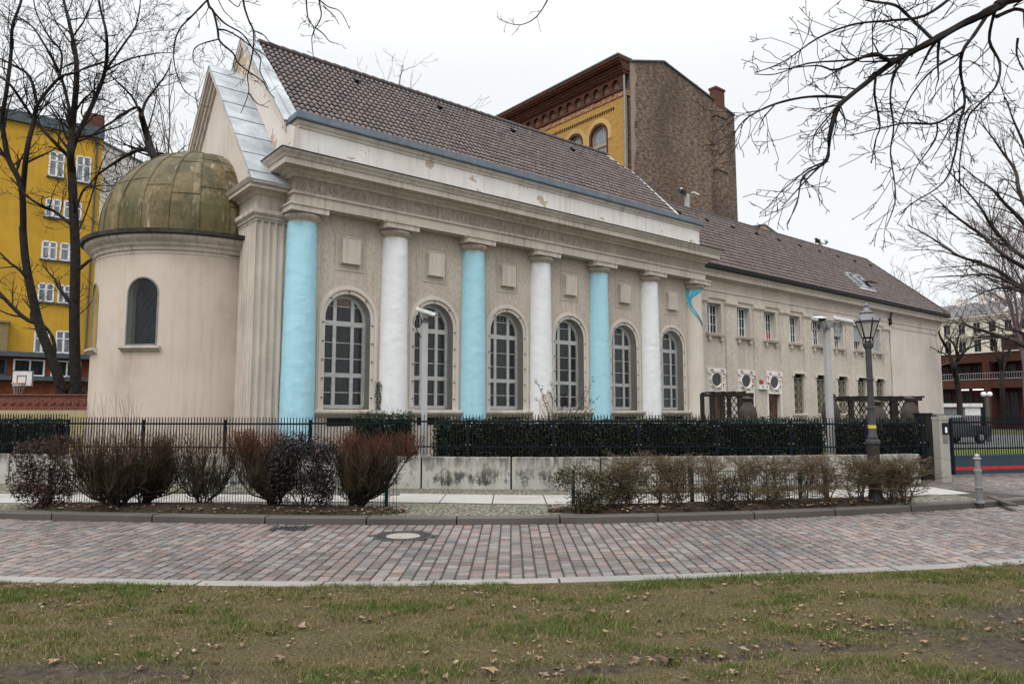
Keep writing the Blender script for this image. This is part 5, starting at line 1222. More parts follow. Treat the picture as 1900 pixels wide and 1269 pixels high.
# yard things: car, shed, twin globe lamp
cp=at(1760,822,43.5); car=empty('parked_car',(cp.x,43.5,0),R(196),'dark grey four wheel drive car parked in the yard behind the gate','car')
def carbody():
    m=MB(); S=[(-2.3,.45,.75),(-2.25,.40,1.0),(-1.2,.38,1.08),(-.75,.38,1.12),(-.2,.38,1.70),(1.6,.38,1.74),(2.15,.4,1.62),(2.25,.4,1.05),(2.3,.45,.6)]
    n=len(S); V=[]
    for (x,zb,zt) in S:
        wt=.93 if zt<1.2 else .72; wm=.93
        V+= [(x,-.9,zb),(x,-wm,min(zt,1.08)),(x,-wt,zt),(x,wt,zt),(x,wm,min(zt,1.08)),(x,.9,zb)]
    Fs=[]
    for i in range(n-1):
        for k in range(6): Fs.append((i*6+k,i*6+(k+1)%6,(i+1)*6+(k+1)%6,(i+1)*6+k))
    Fs+=[tuple(range(6)),tuple((n-1)*6+k for k in range(6))]; m.add(V,Fs); return m
carbody().build('body',simple('car_paint',(.03,.033,.037),.25,.3,.5,.05,2),car,smooth=30)
m=MB(); m.add([(-.74,-.86,1.16),(-.25,-.70,1.66),(1.55,-.70,1.68),(1.95,-.86,1.14)],[(0,1,2,3)]); m.add([(-.74,.87,1.16),(-.25,.745,1.66),(1.55,.745,1.68),(1.95,.87,1.14)],[(0,1,2,3)]); m.add([(-.80,-.8,1.16),(-.80,.8,1.16),(-.28,.66,1.67),(-.28,-.66,1.67)],[(0,1,2,3)]); m.build('windows',bpy.data.materials['sky_glass_0'],car)
for x in (-1.45,1.45):
    for y in (-.86,.86):
        m=MB(); m.lathe([(.20,-.1),(.36,-.1),(.37,-.06),(.37,.06),(.36,.1),(.2,.1)],22); wl=m.build('wheel',BLACK,car,smooth=30); wl.location=(x,y,.37); wl.rotation_euler=(R(90),0,0)
        m=MB(); m.lathe([(.001,-.105),(.19,-.10),(.2,.10),(.001,.105)],16); m.build('rim',GSTEEL,wl,smooth=30)
for y in (-.62,.62):
    m=MB(); m.box(-2.34,y-.16,.78,-2.24,y+.16,.94); m.build('headlight',simple('lamp_white',(.7,.72,.75),.2) if 'lamp_white' not in bpy.data.materials else bpy.data.materials['lamp_white'],car)
m=MB(); m.box(-2.35,-.85,.45,-2.26,.85,.62); m.build('bumper',BLACK,car)
sp=at(1740,775,66); sh=empty('flat_roofed_shed',(sp.x,66,0),R(-8),'grey panelled shed with a white flat roof beside the hall in the yard','shed')
zt=at(1780,755,66).z; L_=at(1815,750,66).x-sp.x
m=MB(); m.box(0,0,0,L_-.1,2.4,zt); k=.0
while k<L_*.7: m.box(k,-.03,0,k+.05,-.0,zt-.002); k+=.3
m.build('wall',simple('grey_violet_panel',(.16,.15,.165),.6),sh); m=MB(); m.box(-.1,-.2,zt,L_,2.6,zt+.32); m.build('roof',simple('white_fascia',(.60,.60,.59),.6),sh); m=MB(); m.box(L_*.62,-.04,zt-.75,L_-.15,-.0,zt-.05); m.build('white_panel',bpy.data.materials['white_fascia'],sh)
q=at(1835,800,46); gl=empty('twin_globe_lamp',(q.x,46,0),0,'dark lamp post with two white globes in front of the red brick building','lamp post'); zt=at(1835,735,46).z
m=MB(); m.tube([(0,0,0),(0,0,zt)],[.14,.09],10); m.build('post',simple('greenish_post',(.06,.07,.065),.5),gl,smooth=50); m=MB(); m.bar((-.2,0,zt-.05),(.2,0,zt-.05),.05); m.build('crossarm',BLACK,gl)
for s in (-1,1):
    m=MB(); m.lathe([(.001,-.16)]+[(.16*math.cos(a),.16*math.sin(a)) for a in np.linspace(-1.4,1.4,9)]+[(.001,.16)],16); o=m.build('globe',simple('opal_globe',(.78,.78,.76),.4) if 'opal_globe' not in bpy.data.materials else bpy.data.materials['opal_globe'],gl,smooth=60); o.location=(s*.19,0,zt+.12)
# ================================================================== vegetation
BARK=simple('dark_bark',(.022,.018,.016),.9,0,.15,.3,6,.6); BARK2=simple('grey_bark',(.050,.042,.036),.9,0,.15,.3,6,.6); TWIGM=attrmat('twig',.85,.15,.2,40); FOL=attrmat('leaf_surface',.6,.18,.2,40)
def rv(rg): return Vector((rg.gauss(0,1),rg.gauss(0,1),rg.gauss(0,1)))
def grow(mb,p,d,L,r,lv,rg,up=.0,spread=50,dens=2.2,wig=.16,ratio=.5,minr=.004):
    n=max(3,min(9,int(L/.35)+2)); pts=[p.copy()]; rad=[r]; d=d.normalized()
    for k in range(n):
        d=(d+rv(rg)*wig+Vector((0,0,up))).normalized(); p=p+d*(L/n); pts.append(p.copy()); rad.append(max(minr,r*(1-.8*(k+1)/n)))
    mb.tube(pts,rad,6 if r>.06 else (4 if r>.02 else 3),cap=False)
    if lv<=0: return
    m=max(1,int(L*dens*rg.uniform(.7,1.3)))
    for c in range(m):
        t=rg.uniform(.2,1.0); q=t*n; i=min(int(q),n-1); b=pts[i].lerp(pts[i+1],q-i); dd=(pts[i+1]-pts[i]).normalized()
        ax=dd.cross(rv(rg)).normalized(); cd=Matrix.Rotation(R(rg.uniform(spread*.55,spread*1.25)),3,ax)@dd
        grow(mb,b,cd,L*ratio*rg.uniform(.55,1.2)*(1.1-.5*t),max(minr,rad[i]*.55),lv-1,rg,up,spread,dens*1.45,wig*1.1,ratio,minr)
def smooth(P,k=4):
    out=[]
    for i in range(len(P)-1):
        a=P[max(i-1,0)];b=P[i];c=P[i+1];d=P[min(i+2,len(P)-1)]
        for j in range(k):
            t=j/k; out.append(.5*((2*b)+(c-a)*t+(2*a-5*b+4*c-d)*t*t+(3*b-a-3*c+d)*t**3))
    out.append(P[-1]); return out
def limb(mb,tw,pxs,Y,r0,r1,rg,dens=1.4,L=(1.2,2.6),lv=2,up=.02,wob=.8,spread=50,cdens=2.2,minr=.004,t0=.12,y1=None,wig=.16,knob=0.0):
    P=[]; n=len(pxs)
    for i,q in enumerate(pxs):
        yy=Y if y1 is None else Y+(y1-Y)*i/(n-1)
        P.append(at(q[0],q[1],yy+(wob*rg.uniform(-1,1) if i>0 else 0)))
    S=smooth(P); m=len(S); rad=[(r0+(r1-r0)*(i/(m-1)))*(1+knob*rg.uniform(-1,1)) for i in range(m)]
    mb.tube(S,rad,8 if r0>.08 else 5,cap=True)
    ln=sum((b-a).length for a,b in zip(S,S[1:])); k=int(ln*dens)
    for c in range(k):
        t=rg.uniform(t0,1); i=min(int(t*(m-1)),m-2); dd=(S[i+1]-S[i]).normalized(); ax=dd.cross(rv(rg)).normalized()
        cd=Matrix.Rotation(R(rg.uniform(spread*.6,spread*1.2)),3,ax)@dd
        grow(tw,S[i].copy(),cd,rg.uniform(*L)*(1.15-.5*t),min(rad[i]*.6,max(minr,rad[i]*.45)),lv,rg,up,spread,cdens,wig,.5,minr)
    return S
def tree(name,label,base,limbs,Y,seed,bark=None,group=None,**kw):
    rg=random.Random(seed); b=Vector((base[0],base[1],0)); e=empty(name,b,0,label,'tree',group); mb=MB();tw=MB()
    for (pxs,r0,r1) in limbs:
        k=dict(kw)
        if isinstance(r1,tuple): r1,ex=r1; k.update(ex)
        limb(mb,tw,pxs,Y,r0,r1,rg,**k)
    for m_ in (mb,tw): m_.v=[(x-b.x,y-b.y,z) for x,y,z in m_.v]
    mb.build('trunk',bark or BARK,e,smooth=60,fix=False); tw.build('crown',bark or BARK,e,smooth=60,fix=False); return e
c1=lambda *P:[(x/3.021,y/3.021) for x,y in P]
TY=30.0; tb=at(130,745,TY)
tree('bare_tree','dark bare twin trunked tree in front of the yellow apartment block',(tb.x,TY),[
 ([(131,790),(105,690),(75,610),(58,540),(47,480),(42,420)],0.216,(.14,dict(dens=.25,wob=0))),
 (c1((131,1310),(120,1050),(50,900),(20,750),(10,680),(38,500),(62,300),(70,150),(115,20),(150,-120)),0.128,.04),
 (c1((124,1120),(150,850),(190,680),(210,590),(330,440),(420,410),(500,370)),0.112,.03),
 (c1((210,600),(165,430),(60,360),(0,330),(-80,300)),0.072,.03),
 (c1((330,450),(345,300),(270,200),(200,60),(180,-80)),0.056,.02),
 ([(70,600),(43,588),(0,545),(-40,500)],0.104,.06),
 ([(150,790),(142,735),(138,600),(140,480),(137,400),(133,310)],0.232,(.17,dict(dens=.4,wob=0))),
 ([(133,320),(131,280),(135,230),(142,150),(140,100),(130,50),(118,0),(105,-60)],0.160,.04),
 (c1((400,860),(430,770),(530,560),(590,390),(597,200),(560,40),(540,-100)),0.120,.03),
 (c1((590,400),(700,240),(760,150),(785,30),(790,-60)),0.056,.015),
 (c1((590,400),(720,335),(880,300),(980,300)),0.048,.012),
 (c1((395,640),(345,440),(270,290),(180,150),(90,90)),0.080,.02),
 (c1((385,880),(260,750),(170,640),(60,480),(-20,420)),0.088,.04),
 (c1((405,640),(440,410),(400,240),(470,120),(520,0)),0.064,.02),
 (c1((435,400),(600,345)),0.040,.03),
 ([(140,400),(150,362),(165,346),(195,356),(212,350)],0.056,.02),
 ([(135,420),(100,392),(60,372),(20,330)],0.080,.03),
 ([(140,440),(160,395),(190,300),(215,260)],0.040,.012),
 ([(140,590),(170,560),(185,520)],0.024,.01),
],TY,4,dens=2.0,L=(1.1,3.2),lv=2,cdens=2.5,minr=.0085,wob=.9)
tr=at(300,500,42)
tree('bare_tree','bare crooked tree growing behind the apse dome',(tr.x,42),[
 ([(305,760),(303,500),(298,330),(285,290),(272,250),(262,213)],.34,(.16,dict(dens=.3))),
 ([(264,222),(258,200),(235,208),(200,232),(170,250)],.11,.03),
 ([(262,215),(245,180),(215,150),(195,130)],.09,.02),
 ([(262,218),(270,190),(292,160),(310,135),(318,110)],.10,.02),
 ([(272,250),(290,180),(282,140)],.05,.015),
 ([(298,330),(285,290),(265,278),(240,286),(210,304),(180,326),(165,345)],.16,.04),
 ([(285,288),(300,285),(320,290),(345,270)],.09,.02),
 ([(250,285),(248,310)],.05,.02),
],42,9,dens=1.8,L=(1.2,3.6),lv=2,cdens=2.0,minr=.012,wob=.8)
def wildtree(px,Y,ptop,lab,seed,name='bare_tree',tone=None,dens=1.4,lv=4,group=None,spread=38,fr=.42,minr=.012):
    rg=random.Random(seed); q=at(px,760,Y); H_=at(px,ptop,Y).z; e=empty(name,(q.x,Y,0),0,lab,'tree',group); mb=MB();tw=MB(); h=H_*fr
    pts=[Vector((rg.uniform(-.2,.2),rg.uniform(-.2,.2),h*k/5)) for k in range(6)]; mb.tube(pts,[.03*H_*.5*(1-.5*k/5) for k in range(6)],8)
    for c in range(7):
        a=2*PI*c/7+rg.random(); sp=rg.uniform(.15,.55); b=pts[rg.choice([3,4,5])]
        grow(tw,b.copy(),Vector((math.cos(a)*sp,math.sin(a)*sp,1)),(H_-b.z)*rg.uniform(.75,1.05),.016*H_*.35,lv-1,rg,.05,spread,dens*.55,.12,.5,minr)
    mb.build('trunk',tone or BARK2,e,smooth=60,fix=False); tw.build('crown',tone or BARK2,e,fix=False); return e
FARB=simple('hazed_bark',(.11,.095,.09),.9,0,.1,.2,3)  # paler than the near bark: haze of distance put into the colour
wildtree(690,62,135,'bare tree whose upper twigs rise behind the tiled ridge',3,dens=.7,tone=FARB)
wildtree(745,66,195,'thin bare tree just right of the other one behind the ridge',5,dens=.8,tone=FARB)
wildtree(395,50,140,'bare treetop showing between the two gables of the hall',6,dens=1.0,tone=FARB)
wildtree(1710,60,505,'slim bare treetop over the right end of the tiled wing roof',8,dens=1.2,tone=FARB)
wildtree(335,58,285,'bare bushy treetop low between the dome and the gable',12,dens=.8,tone=FARB)
REDB=simple('hazed_reddish_twigs',(.13,.095,.10),.9,0,.1,.2,3)  # reddish twig colour, paled by distance haze mixed into it
wildtree(1905,75,385,'distant bare tree with a dense reddish haze of twigs at the right edge',10,tone=REDB,dens=1.7,minr=.016)
c4=lambda *P:[(1620+x/3.171,200+y/3.171) for x,y in P]
TY=26; q=at(2030,800,TY)
tree('bare_tree','bare tree with long fanned limbs reaching in from the right edge over the yard',(q.x,TY),[
 ([(2035,840),(2030,700),(2015,600),(1990,540)],.34,(.24,dict(dens=.1))),
 (c4((1290,1180),(888,1060),(740,960),(600,905),(500,870),(380,790),(300,740),(200,690)),.088,.015),
 (c4((1250,1150),(888,940),(760,860),(640,750),(540,680),(450,610),(400,560),(330,500)),.088,.012),
 (c4((1230,1110),(888,880),(800,810),(700,700),(640,600),(560,500),(460,390),(420,330)),.088,.012),
 (c4((1220,1080),(888,680),(780,570),(700,480),(600,410),(520,340)),.088,.012),
 (c4((1200,1060),(888,560),(840,380),(760,260),(690,160),(620,80)),.088,.012),
 (c4((1190,1050),(980,500),(900,250),(820,60),(780,-60)),.088,.012),
 (c4((888,1070),(700,985),(500,990),(300,1000)),.06,.01),
 (c4((888,1085),(760,1060),(640,1090),(560,1130)),.06,.01),
 (c4((640,905),(520,880),(380,840),(180,840)),.04,.008),
 ([(1960,690),(1900,640),(1866,627),(1832,616),(1793,603),(1783,588)],.10,.03),
 ([(1950,640),(1900,618),(1860,610),(1825,597)],.06,.02),
],TY,15,bark=BARK2,dens=2.2,L=(.9,2.4),lv=2,cdens=2.2,up=.03,spread=34,minr=.0075,wob=.7,wig=.10)
c7=lambda *P:[(1740+x/7.93,560+y/7.93) for x,y in P]
for lab,px,lims,sd in (('small forked bare tree close to the end wall of the hall wing',1782,[(c7((330,1800),(310,1330),(240,1000),(230,940)),.19,(.15,dict(dens=.1))),(c7((230,950),(150,720),(60,560),(10,440)),.13,.05),(c7((235,950),(290,870),(270,700),(220,600),(100,500)),.15,.05),(c7((290,870),(400,720),(560,640),(760,590)),.11,.03),(c7((290,880),(280,640),(330,470),(420,330)),.08,.02)],2),
                   ('bare tree standing in front of the red brick balconies by the globe lamp',1861,[(c7((960,1800),(950,1300),(940,1000)),.17,(.14,dict(dens=.1))),(c7((940,1000),(890,800),(830,640),(760,420)),.12,.03),(c7((945,1010),(1010,830),(1080,640),(1120,420)),.12,.03),(c7((940,1000),(960,760),(960,500)),.10,.02)],3)):
    q=at(px,775,50); tree('bare_tree',lab,(q.x,50),lims,50,sd,bark=BARK,dens=.9,L=(1.5,3.4),lv=2,cdens=1.3,minr=.012,wob=1.0)
# overhanging boughs of two canal side trees whose trunks stand outside the picture
c8=lambda *P:[(1400+x/2.538,y/2.538) for x,y in P]
Y8=9.0; k8=px2m(1,Y8)
NB=lambda r:r*k8
r8=dict(dens=5.5,L=(.25,1.0),lv=2,cdens=4.0,minr=.0047,wob=.25,up=-.03,spread=46,wig=.24,knob=.12)
q=at(2650,800,8.0)
tree('plane_tree','leafless canal side tree whose thick bough crosses the top right sky',(q.x,8.0),[
 ([(2700,950),(2680,500),(2600,150),(2520,-150)],.30,(.26,dict(dens=0))),
 ([(2590,120),(2300,-60),(2060,-45),(1900,-12),(1850,12)],.15,(.062,dict(dens=.2,wob=.0))),
 ([(1855,10),(1822,28),(1785,45),(1730,76),(1690,97),(1650,120),(1612,150),(1570,184),(1552,208),(1540,255),(1533,295),(1500,330),(1450,385)],NB(9.5),NB(1.0)),
 (c8((833,183),(722,75),(660,25),(540,5),(400,-40)),NB(3.5),NB(2)),
 (c8((940,-20),(800,75),(640,98),(470,115),(300,180),(140,290),(0,345)),NB(3.3),NB(.9)),
 (c8((640,292),(570,255),(500,275),(440,310),(370,330),(290,310),(110,330)),NB(4),NB(1)),
 (c8((560,262),(430,285),(250,300),(100,350),(0,350)),NB(2.4),NB(.8)),
 (c8((430,462),(350,455),(230,460),(100,490),(0,535),(-60,580),(-100,640)),NB(3.3),NB(1)),
 (c8((100,490),(40,560),(20,610)),NB(1.6),NB(.6)),
 (c8((570,370),(565,450),(590,590),(570,660),(550,770)),NB(2.6),NB(.9)),
 (c8((690,290),(650,380),(640,480),(655,600),(640,720),(660,860),(660,960),(620,1070)),NB(2.4),NB(.9)),
 (c8((1105,60),(1035,165),(980,245),(970,340),(990,480),(960,600),(945,720),(890,860),(740,960),(690,1010)),NB(4),NB(.9)),
 (c8((1135,40),(1105,190),(1155,300),(1135,410),(1050,500),(1000,570),(965,780),(975,940)),NB(3.4),NB(.9)),
 (c8((980,245),(840,330),(740,450),(690,560),(650,660)),NB(2.2),NB(.9)),
 (c8((985,500),(860,580),(720,580),(590,605),(450,640)),NB(3),NB(.8)),
 (c8((860,580),(850,660),(760,790),(730,870)),NB(1.8),NB(.7)),
 (c8((940,560),(890,660),(830,760)),NB(1.6),NB(.7)),
 (c8((430,462),(380,520),(350,640),(340,760),(230,830),(200,960),(150,1060)),NB(3.6),NB(.8)),
 (c8((430,462),(340,560),(280,640),(275,740)),NB(2),NB(.8)),
 (c8((340,760),(250,800),(140,890),(70,965)),NB(2),NB(.7)),
 (c8((1140,80),(1230,45),(1300,60),(1360,40)),NB(4),NB(2)),
 (c8((1240,180),(1235,260),(1269,330)),NB(2.5),NB(1)),
 (c8((740,270),(760,180),(660,130),(560,100),(420,150)),NB(1.6),NB(.6)),
],Y8,31,**r8)
c3=lambda *P:[(300+x/4.524,y/4.524) for x,y in P]
Y3=7.6; k3=px2m(1,Y3); NC=lambda r:r*k3
q=at(-900,800,7.0)
tree('plane_tree','leafless canal side tree whose thin twigs hang down before the hall gables',(q.x,7.0),[
 ([(-950,1000),(-930,300),(-800,-200),(-600,-450)],.28,(.2,dict(dens=0))),
 ([(-600,-450),(-100,-330),(300,-230),(700,-200),(1000,-190)],.14,(.04,dict(dens=0,wob=.1))),
 (c3((300,-1050),(340,-500),(385,0),(435,100),(470,250),(490,350),(600,450),(640,530),(740,610),(850,690),(890,760),(950,830)),NC(3.2),NC(.8)),
 (c3((385,0),(260,130),(180,210),(130,290),(100,420),(110,560),(150,680),(200,770),(310,850)),NC(2),NC(.7)),
 (c3((430,95),(530,200),(680,290),(770,420),(830,490),(825,600),(890,730)),NC(2),NC(.8)),
 (c3((470,250),(540,258),(640,310),(760,400),(870,470),(960,600),(1050,650)),NC(1.9),NC(.6)),
 (c3((700,-950),(690,-300),(685,0),(730,170),(770,260),(770,400),(740,560),(720,650),(730,780),(665,950)),NC(2.6),NC(.7)),
 (c3((780,262),(860,300),(910,360),(1000,400)),NC(1.4),NC(.6)),(c3((730,780),(800,870),(900,905)),NC(1.3),NC(.6)),
 (c3((1230,-900),(1215,-200),(1215,0),(1230,160),(1280,240),(1260,330),(1275,490)),NC(2.2),NC(.7)),
 (c3((1350,-900),(1320,-200),(1320,0),(1340,130),(1300,220),(1275,245)),NC(2.2),NC(.9)),
 (c3((1320,0),(1400,60),(1500,100),(1580,250)),NC(1.6),NC(.6)),(c3((1350,50),(1440,130),(1490,210)),NC(1.3),NC(.6)),
 (c3((1290,235),(1360,290),(1410,350),(1480,370)),NC(1.3),NC(.6)),(c3((485,330),(340,370),(270,420),(270,520),(340,580)),NC(1.5),NC(.6)),
 (c3((475,0),(520,90),(570,140),(600,180)),NC(1.2),NC(.6)),(c3((560,0),(640,60),(680,10),(830,50)),NC(1.2),NC(.6)),
 ([(1000,-190),(1030,-60),(1005,20),(965,47),(925,35)],NC(2),NC(.6)),
],Y3,44,dens=5.0,L=(.06,.30),lv=1,cdens=8,minr=.0028,wob=.12,up=0,spread=55,wig=.3,knob=.12,t0=.05)
# ---- shrubs
def leafcloud(pts,nrm,size,cols,asp=.45,rg=RNG):
    n=len(pts); P=np.asarray(pts); a=rg.normal(0,1,(n,3)); a+=.0; a/=np.linalg.norm(a,axis=1)[:,None]
    b=np.cross(a,rg.normal(0,1,(n,3))+np.asarray(nrm)*1.0); b/=np.maximum(1e-6,np.linalg.norm(b,axis=1))[:,None]
    s=(size*rg.uniform(.6,1.3,n))[:,None]; V=np.empty((n,4,3)); V[:,0]=P-a*s; V[:,1]=P+b*s*asp; V[:,2]=P+a*s; V[:,3]=P-b*s*asp
    c=np.array(cols)[rg.integers(0,len(cols),n)]*rg.uniform(.6,1.3,n)[:,None]
    return V.reshape(-1,3),np.arange(4*n).reshape(-1,4),c
def dogwood(px,py,x0,x1,ptop,label,seed,n=13,fill=24,rust=1.0):
    rg=random.Random(seed); g=gnd(px,py,.12); Y=g.y; e=empty('dogwood_shrub',(g.x,g.y,.1),0,label,'shrub','bare red tipped shrubs along the kerb')
    xl=at(x0,800,Y).x-g.x; xr=at(x1,800,Y).x-g.x; H_=at(px,ptop,Y).z-.1; cx=(xl+xr)/2; hw=(xr-xl)/2
    m=MB();t=MB()
    for i in range(n):
        a=2*PI*i/n+rg.uniform(-.3,.3); rr=math.sqrt(rg.uniform(.05,1)); tx=cx+hw*1.02*rr*math.cos(a); ty=.42*rr*math.sin(a); h=H_*rg.uniform(.45,.70)
        b=Vector((rg.uniform(-.08,.08),rg.uniform(-.07,.07),-.05)); T=Vector((tx,ty,h)); mid=Vector((b.x+.62*(tx-b.x),b.y+.6*(ty-b.y),h*.42)); lo_=b.lerp(mid,.4)+Vector((0,0,.06)); S=smooth([b,lo_,mid,T],4)
        S=[p+rv(rg)*.012 for p in S]
        m.cur=(.018,.014,.012); m.tube(S,[.020-.011*k/(len(S)-1) for k in range(len(S))],5,cap=False)
        for j in range(11):
            q=S[rg.randint(3,len(S)-1)]; T2=q+Vector((rg.gauss(0,.15)+.05*(tx-cx),rg.gauss(0,.13),rg.uniform(.12,.36)))
            T2.x=max(xl*1.08,min(xr*1.08,T2.x)); k_=rg.uniform(.7,1.2); m.cur=(.034*k_,.024*k_,.018*k_); mm=q.lerp(T2,.5)+rv(rg)*.03; m.tube([q,mm,T2],[.008,.006,.005],3,cap=False)
            for z in range(fill):
                f=rg.random()**(.6); s=q.lerp(T2,f); ex=(s.x-cx)/hw; top=H_*(1-.07*ex*ex)+rg.gauss(0,.028); E=Vector((s.x+rg.gauss(0,.11)+.03*ex,s.y+rg.gauss(0,.09),min(top,s.z+rg.uniform(.12,.5))))
                k_=rg.uniform(.35,1.1); r_=max(0,min(1,(E.z/H_-.75)/.25))*rust; t.cur=((.062+.060*r_)*k_,(.044+.004*r_)*k_,(.027+.003*r_)*k_); t.tube([s,s.lerp(E,.5)+rv(rg)*.022,E],[.0034,.0030,.0024],3,cap=False)
        for z in range(6):
            q=S[rg.randint(2,len(S)-1)]; E=q+Vector((rg.gauss(0,.2),rg.gauss(0,.15),rg.uniform(-.02,.3))); t.cur=(.055,.04,.032); t.tube([q,q.lerp(E,.5)+rv(rg)*.03,E],[.004,.0035,.0025],3,cap=False)
    m.build('stems',TWIGM,e,fix=False); t.build('twigs',TWIGM,e,fix=False); return e
dogwood(215,945,112,300,798,'widest bare red tipped shrub on the left, with thick clumped stems',1,17,fill=20,rust=.45)
dogwood(262,938,255,372,797,'narrow bare shrub leaning right beside the green fence post',2,9,fill=18,rust=.7)
dogwood(375,938,320,455,800,'thin grey bare shrub with open crossing stems between two denser shrubs',3,9,fill=9,rust=.5)
dogwood(512,943,412,560,796,'bare rust topped shrub leaning left with its stem behind the dark leafy bush',4,14,fill=22,rust=1.0)
dogwood(655,943,600,768,796,'rust red topped goblet shaped bare shrub at the right end of the left bed',5,17,rust=1.1)
def leafbush(px,py,x0,x1,ptop,label,seed,cols,n=2600,size=.035,depth=.45,name='leafy_shrub',group=None,shape=1.0,stems=9):
    rg=random.Random(seed); npr=np.random.default_rng(seed); g=gnd(px,py,.12); e=empty(name,(g.x,g.y,.1),0,label,'shrub',group); Y=g.y
    xl=at(x0,850,Y).x-g.x; xr=at(x1,850,Y).x-g.x; H_=at(px,ptop,Y).z-.1; cx=(xl+xr)/2; hw=(xr-xl)/2
    pts=[];nr=[]
    lumps=[(npr.uniform(-.8,.8),npr.uniform(-.8,.8),npr.uniform(.12,.86)) for _ in range(26)]
    while len(pts)<n:
        l=lumps[rg.randrange(len(lumps))]; p=np.array([l[0]+rg.gauss(0,.17),l[1]+rg.gauss(0,.17),l[2]+rg.gauss(0,.09)])
        if p[2]<.02 or p[2]>1.02: continue
        wz=(1-(abs(p[2]-.48)/.58)**2.2)*shape+(1-shape)*(1-p[2]*.75); wz=max(.15,wz)
        if p[0]**2+p[1]**2>wz*1.05: continue
        pts.append((cx+hw*p[0],depth*p[1],H_*p[2])); nr.append((p[0],p[1]-.3,.8))
    V,Fq,c=leafcloud(pts,nr,size,cols,.34,npr); raw('foliage',V,Fq,FOL,e,c)
    m=MB(); 
    for i in range(stems):
        T=Vector(pts[rg.randrange(len(pts))]); b=Vector((rg.uniform(-.12,.12)+cx*.3,rg.uniform(-.08,.08),-.05)); m.cur=(.035,.027,.022); S=smooth([b,b.lerp(T,.5)+rv(rg)*.05,T],3); m.tube(S,[.013-.008*k/(len(S)-1) for k in range(len(S))],4,cap=False)
        for j in range(8):
            q=S[rg.randint(2,len(S)-1)]; E=Vector(pts[rg.randrange(len(pts))]); 
            if (E-q).length<.5: m.tube([q,q.lerp(E,.5)+rv(rg)*.02,E],[.006,.005,.003],3,cap=False)
    m.build('stems',TWIGM,e,fix=False); return e
PUR=[(.035,.014,.014),(.050,.018,.018),(.022,.014,.012),(.075,.034,.034),(.020,.020,.012)]; DKP=[(.012,.009,.010),(.020,.014,.015),(.010,.011,.008),(.034,.016,.014),(.035,.03,.032)]
OLV=[(.030,.034,.014),(.045,.045,.018),(.022,.026,.012),(.07,.058,.026),(.09,.055,.03)]
leafbush(75,940,20,150,803,'purple red leaved evergreen bush at the left end of the bed',11,PUR,4600,.034,.44)
leafbush(562,946,492,632,798,'tall dark purple leafed bush between the rust topped shrubs',12,DKP,6400,.034,.46)
leafbush(1075,950,1018,1142,856,'dense olive leafed bush at the left end of the right bed',13,OLV,3600,.026,.42,shape=.75)
leafbush(1125,946,1085,1180,862,'thinner olive bush leaning out beside the dense one on the right bed',14,OLV,750,.024,.35,shape=.9)
leafbush(1345,945,1306,1384,868,'small cone shaped dark bush in the middle of the right bed',15,[(.035,.026,.022),(.028,.030,.016),(.06,.032,.03),(.04,.042,.02)],900,.024,.26,shape=.2)
leafbush(1442,938,1392,1470,886,'low small leafed green bush next to the fence post right of centre',16,OLV,420,.02,.25,shape=.7)
def twighedge(px,py,x0,x1,ptop,label,seed,n=4,lv=170):
    rg=random.Random(seed); npr=np.random.default_rng(seed); g=gnd(px,py,.12); e=empty('twiggy_shrub',(g.x,g.y,.1),0,label,'shrub','thin twiggy shrubs of the right bed'); Y=g.y
    xl=at(x0,850,Y).x-g.x; xr=at(x1,850,Y).x-g.x; H_=at(px,ptop,Y).z-.1; m=MB(); ends=[]
    for i in range(n):
        b=Vector((rg.uniform(-.10,.10),rg.uniform(-.06,.06),-.04)); T=Vector((rg.uniform(xl,xr)*.8,rg.uniform(-.15,.15),H_*rg.uniform(.65,.85))); m.cur=(.055,.042,.032)
        S=smooth([b,b.lerp(T,.35)+rv(rg)*.06,b.lerp(T,.7)+rv(rg)*.05,T],3); m.tube(S,[.016-.010*k/(len(S)-1) for k in range(len(S))],4,cap=False)
        for j in range(15):
            q=S[rg.randint(2,len(S)-1)]; E=q+Vector((rg.gauss(0,.26),rg.gauss(0,.12),rg.uniform(.03,.3))); E.z=min(E.z,H_+rg.gauss(0,.03)); m.cur=(.085,.062,.04); m.tube([q,q.lerp(E,.5)+rv(rg)*.04,E],[.006,.005,.004],3,cap=False)
            for z in range(9):
                s=q.lerp(E,rg.uniform(.2,1)); E2=s+Vector((rg.gauss(0,.11),rg.gauss(0,.08),rg.uniform(-.02,.16))); E2.z=min(E2.z,H_+rg.gauss(0,.03)); m.cur=(.11,.08,.045); m.tube([s,s.lerp(E2,.5)+rv(rg)*.015,E2],[.004,.0035,.003],3,cap=False); ends.append(tuple(E2)); ends.append(tuple(s.lerp(E2,.6)))
    m.build('stems',TWIGM,e,fix=False); pts=[ends[rg.randrange(len(ends))] for k in range(lv)]
    V,Fq,c=leafcloud(np.array(pts)+npr.normal(0,.015,(lv,3)),np.zeros((lv,3))+[0,0,.5],.013,[(.18,.115,.045),(.13,.10,.04),(.22,.13,.055),(.08,.07,.025)],.6,npr); raw('leaves',V,Fq,FOL,e,c); return e
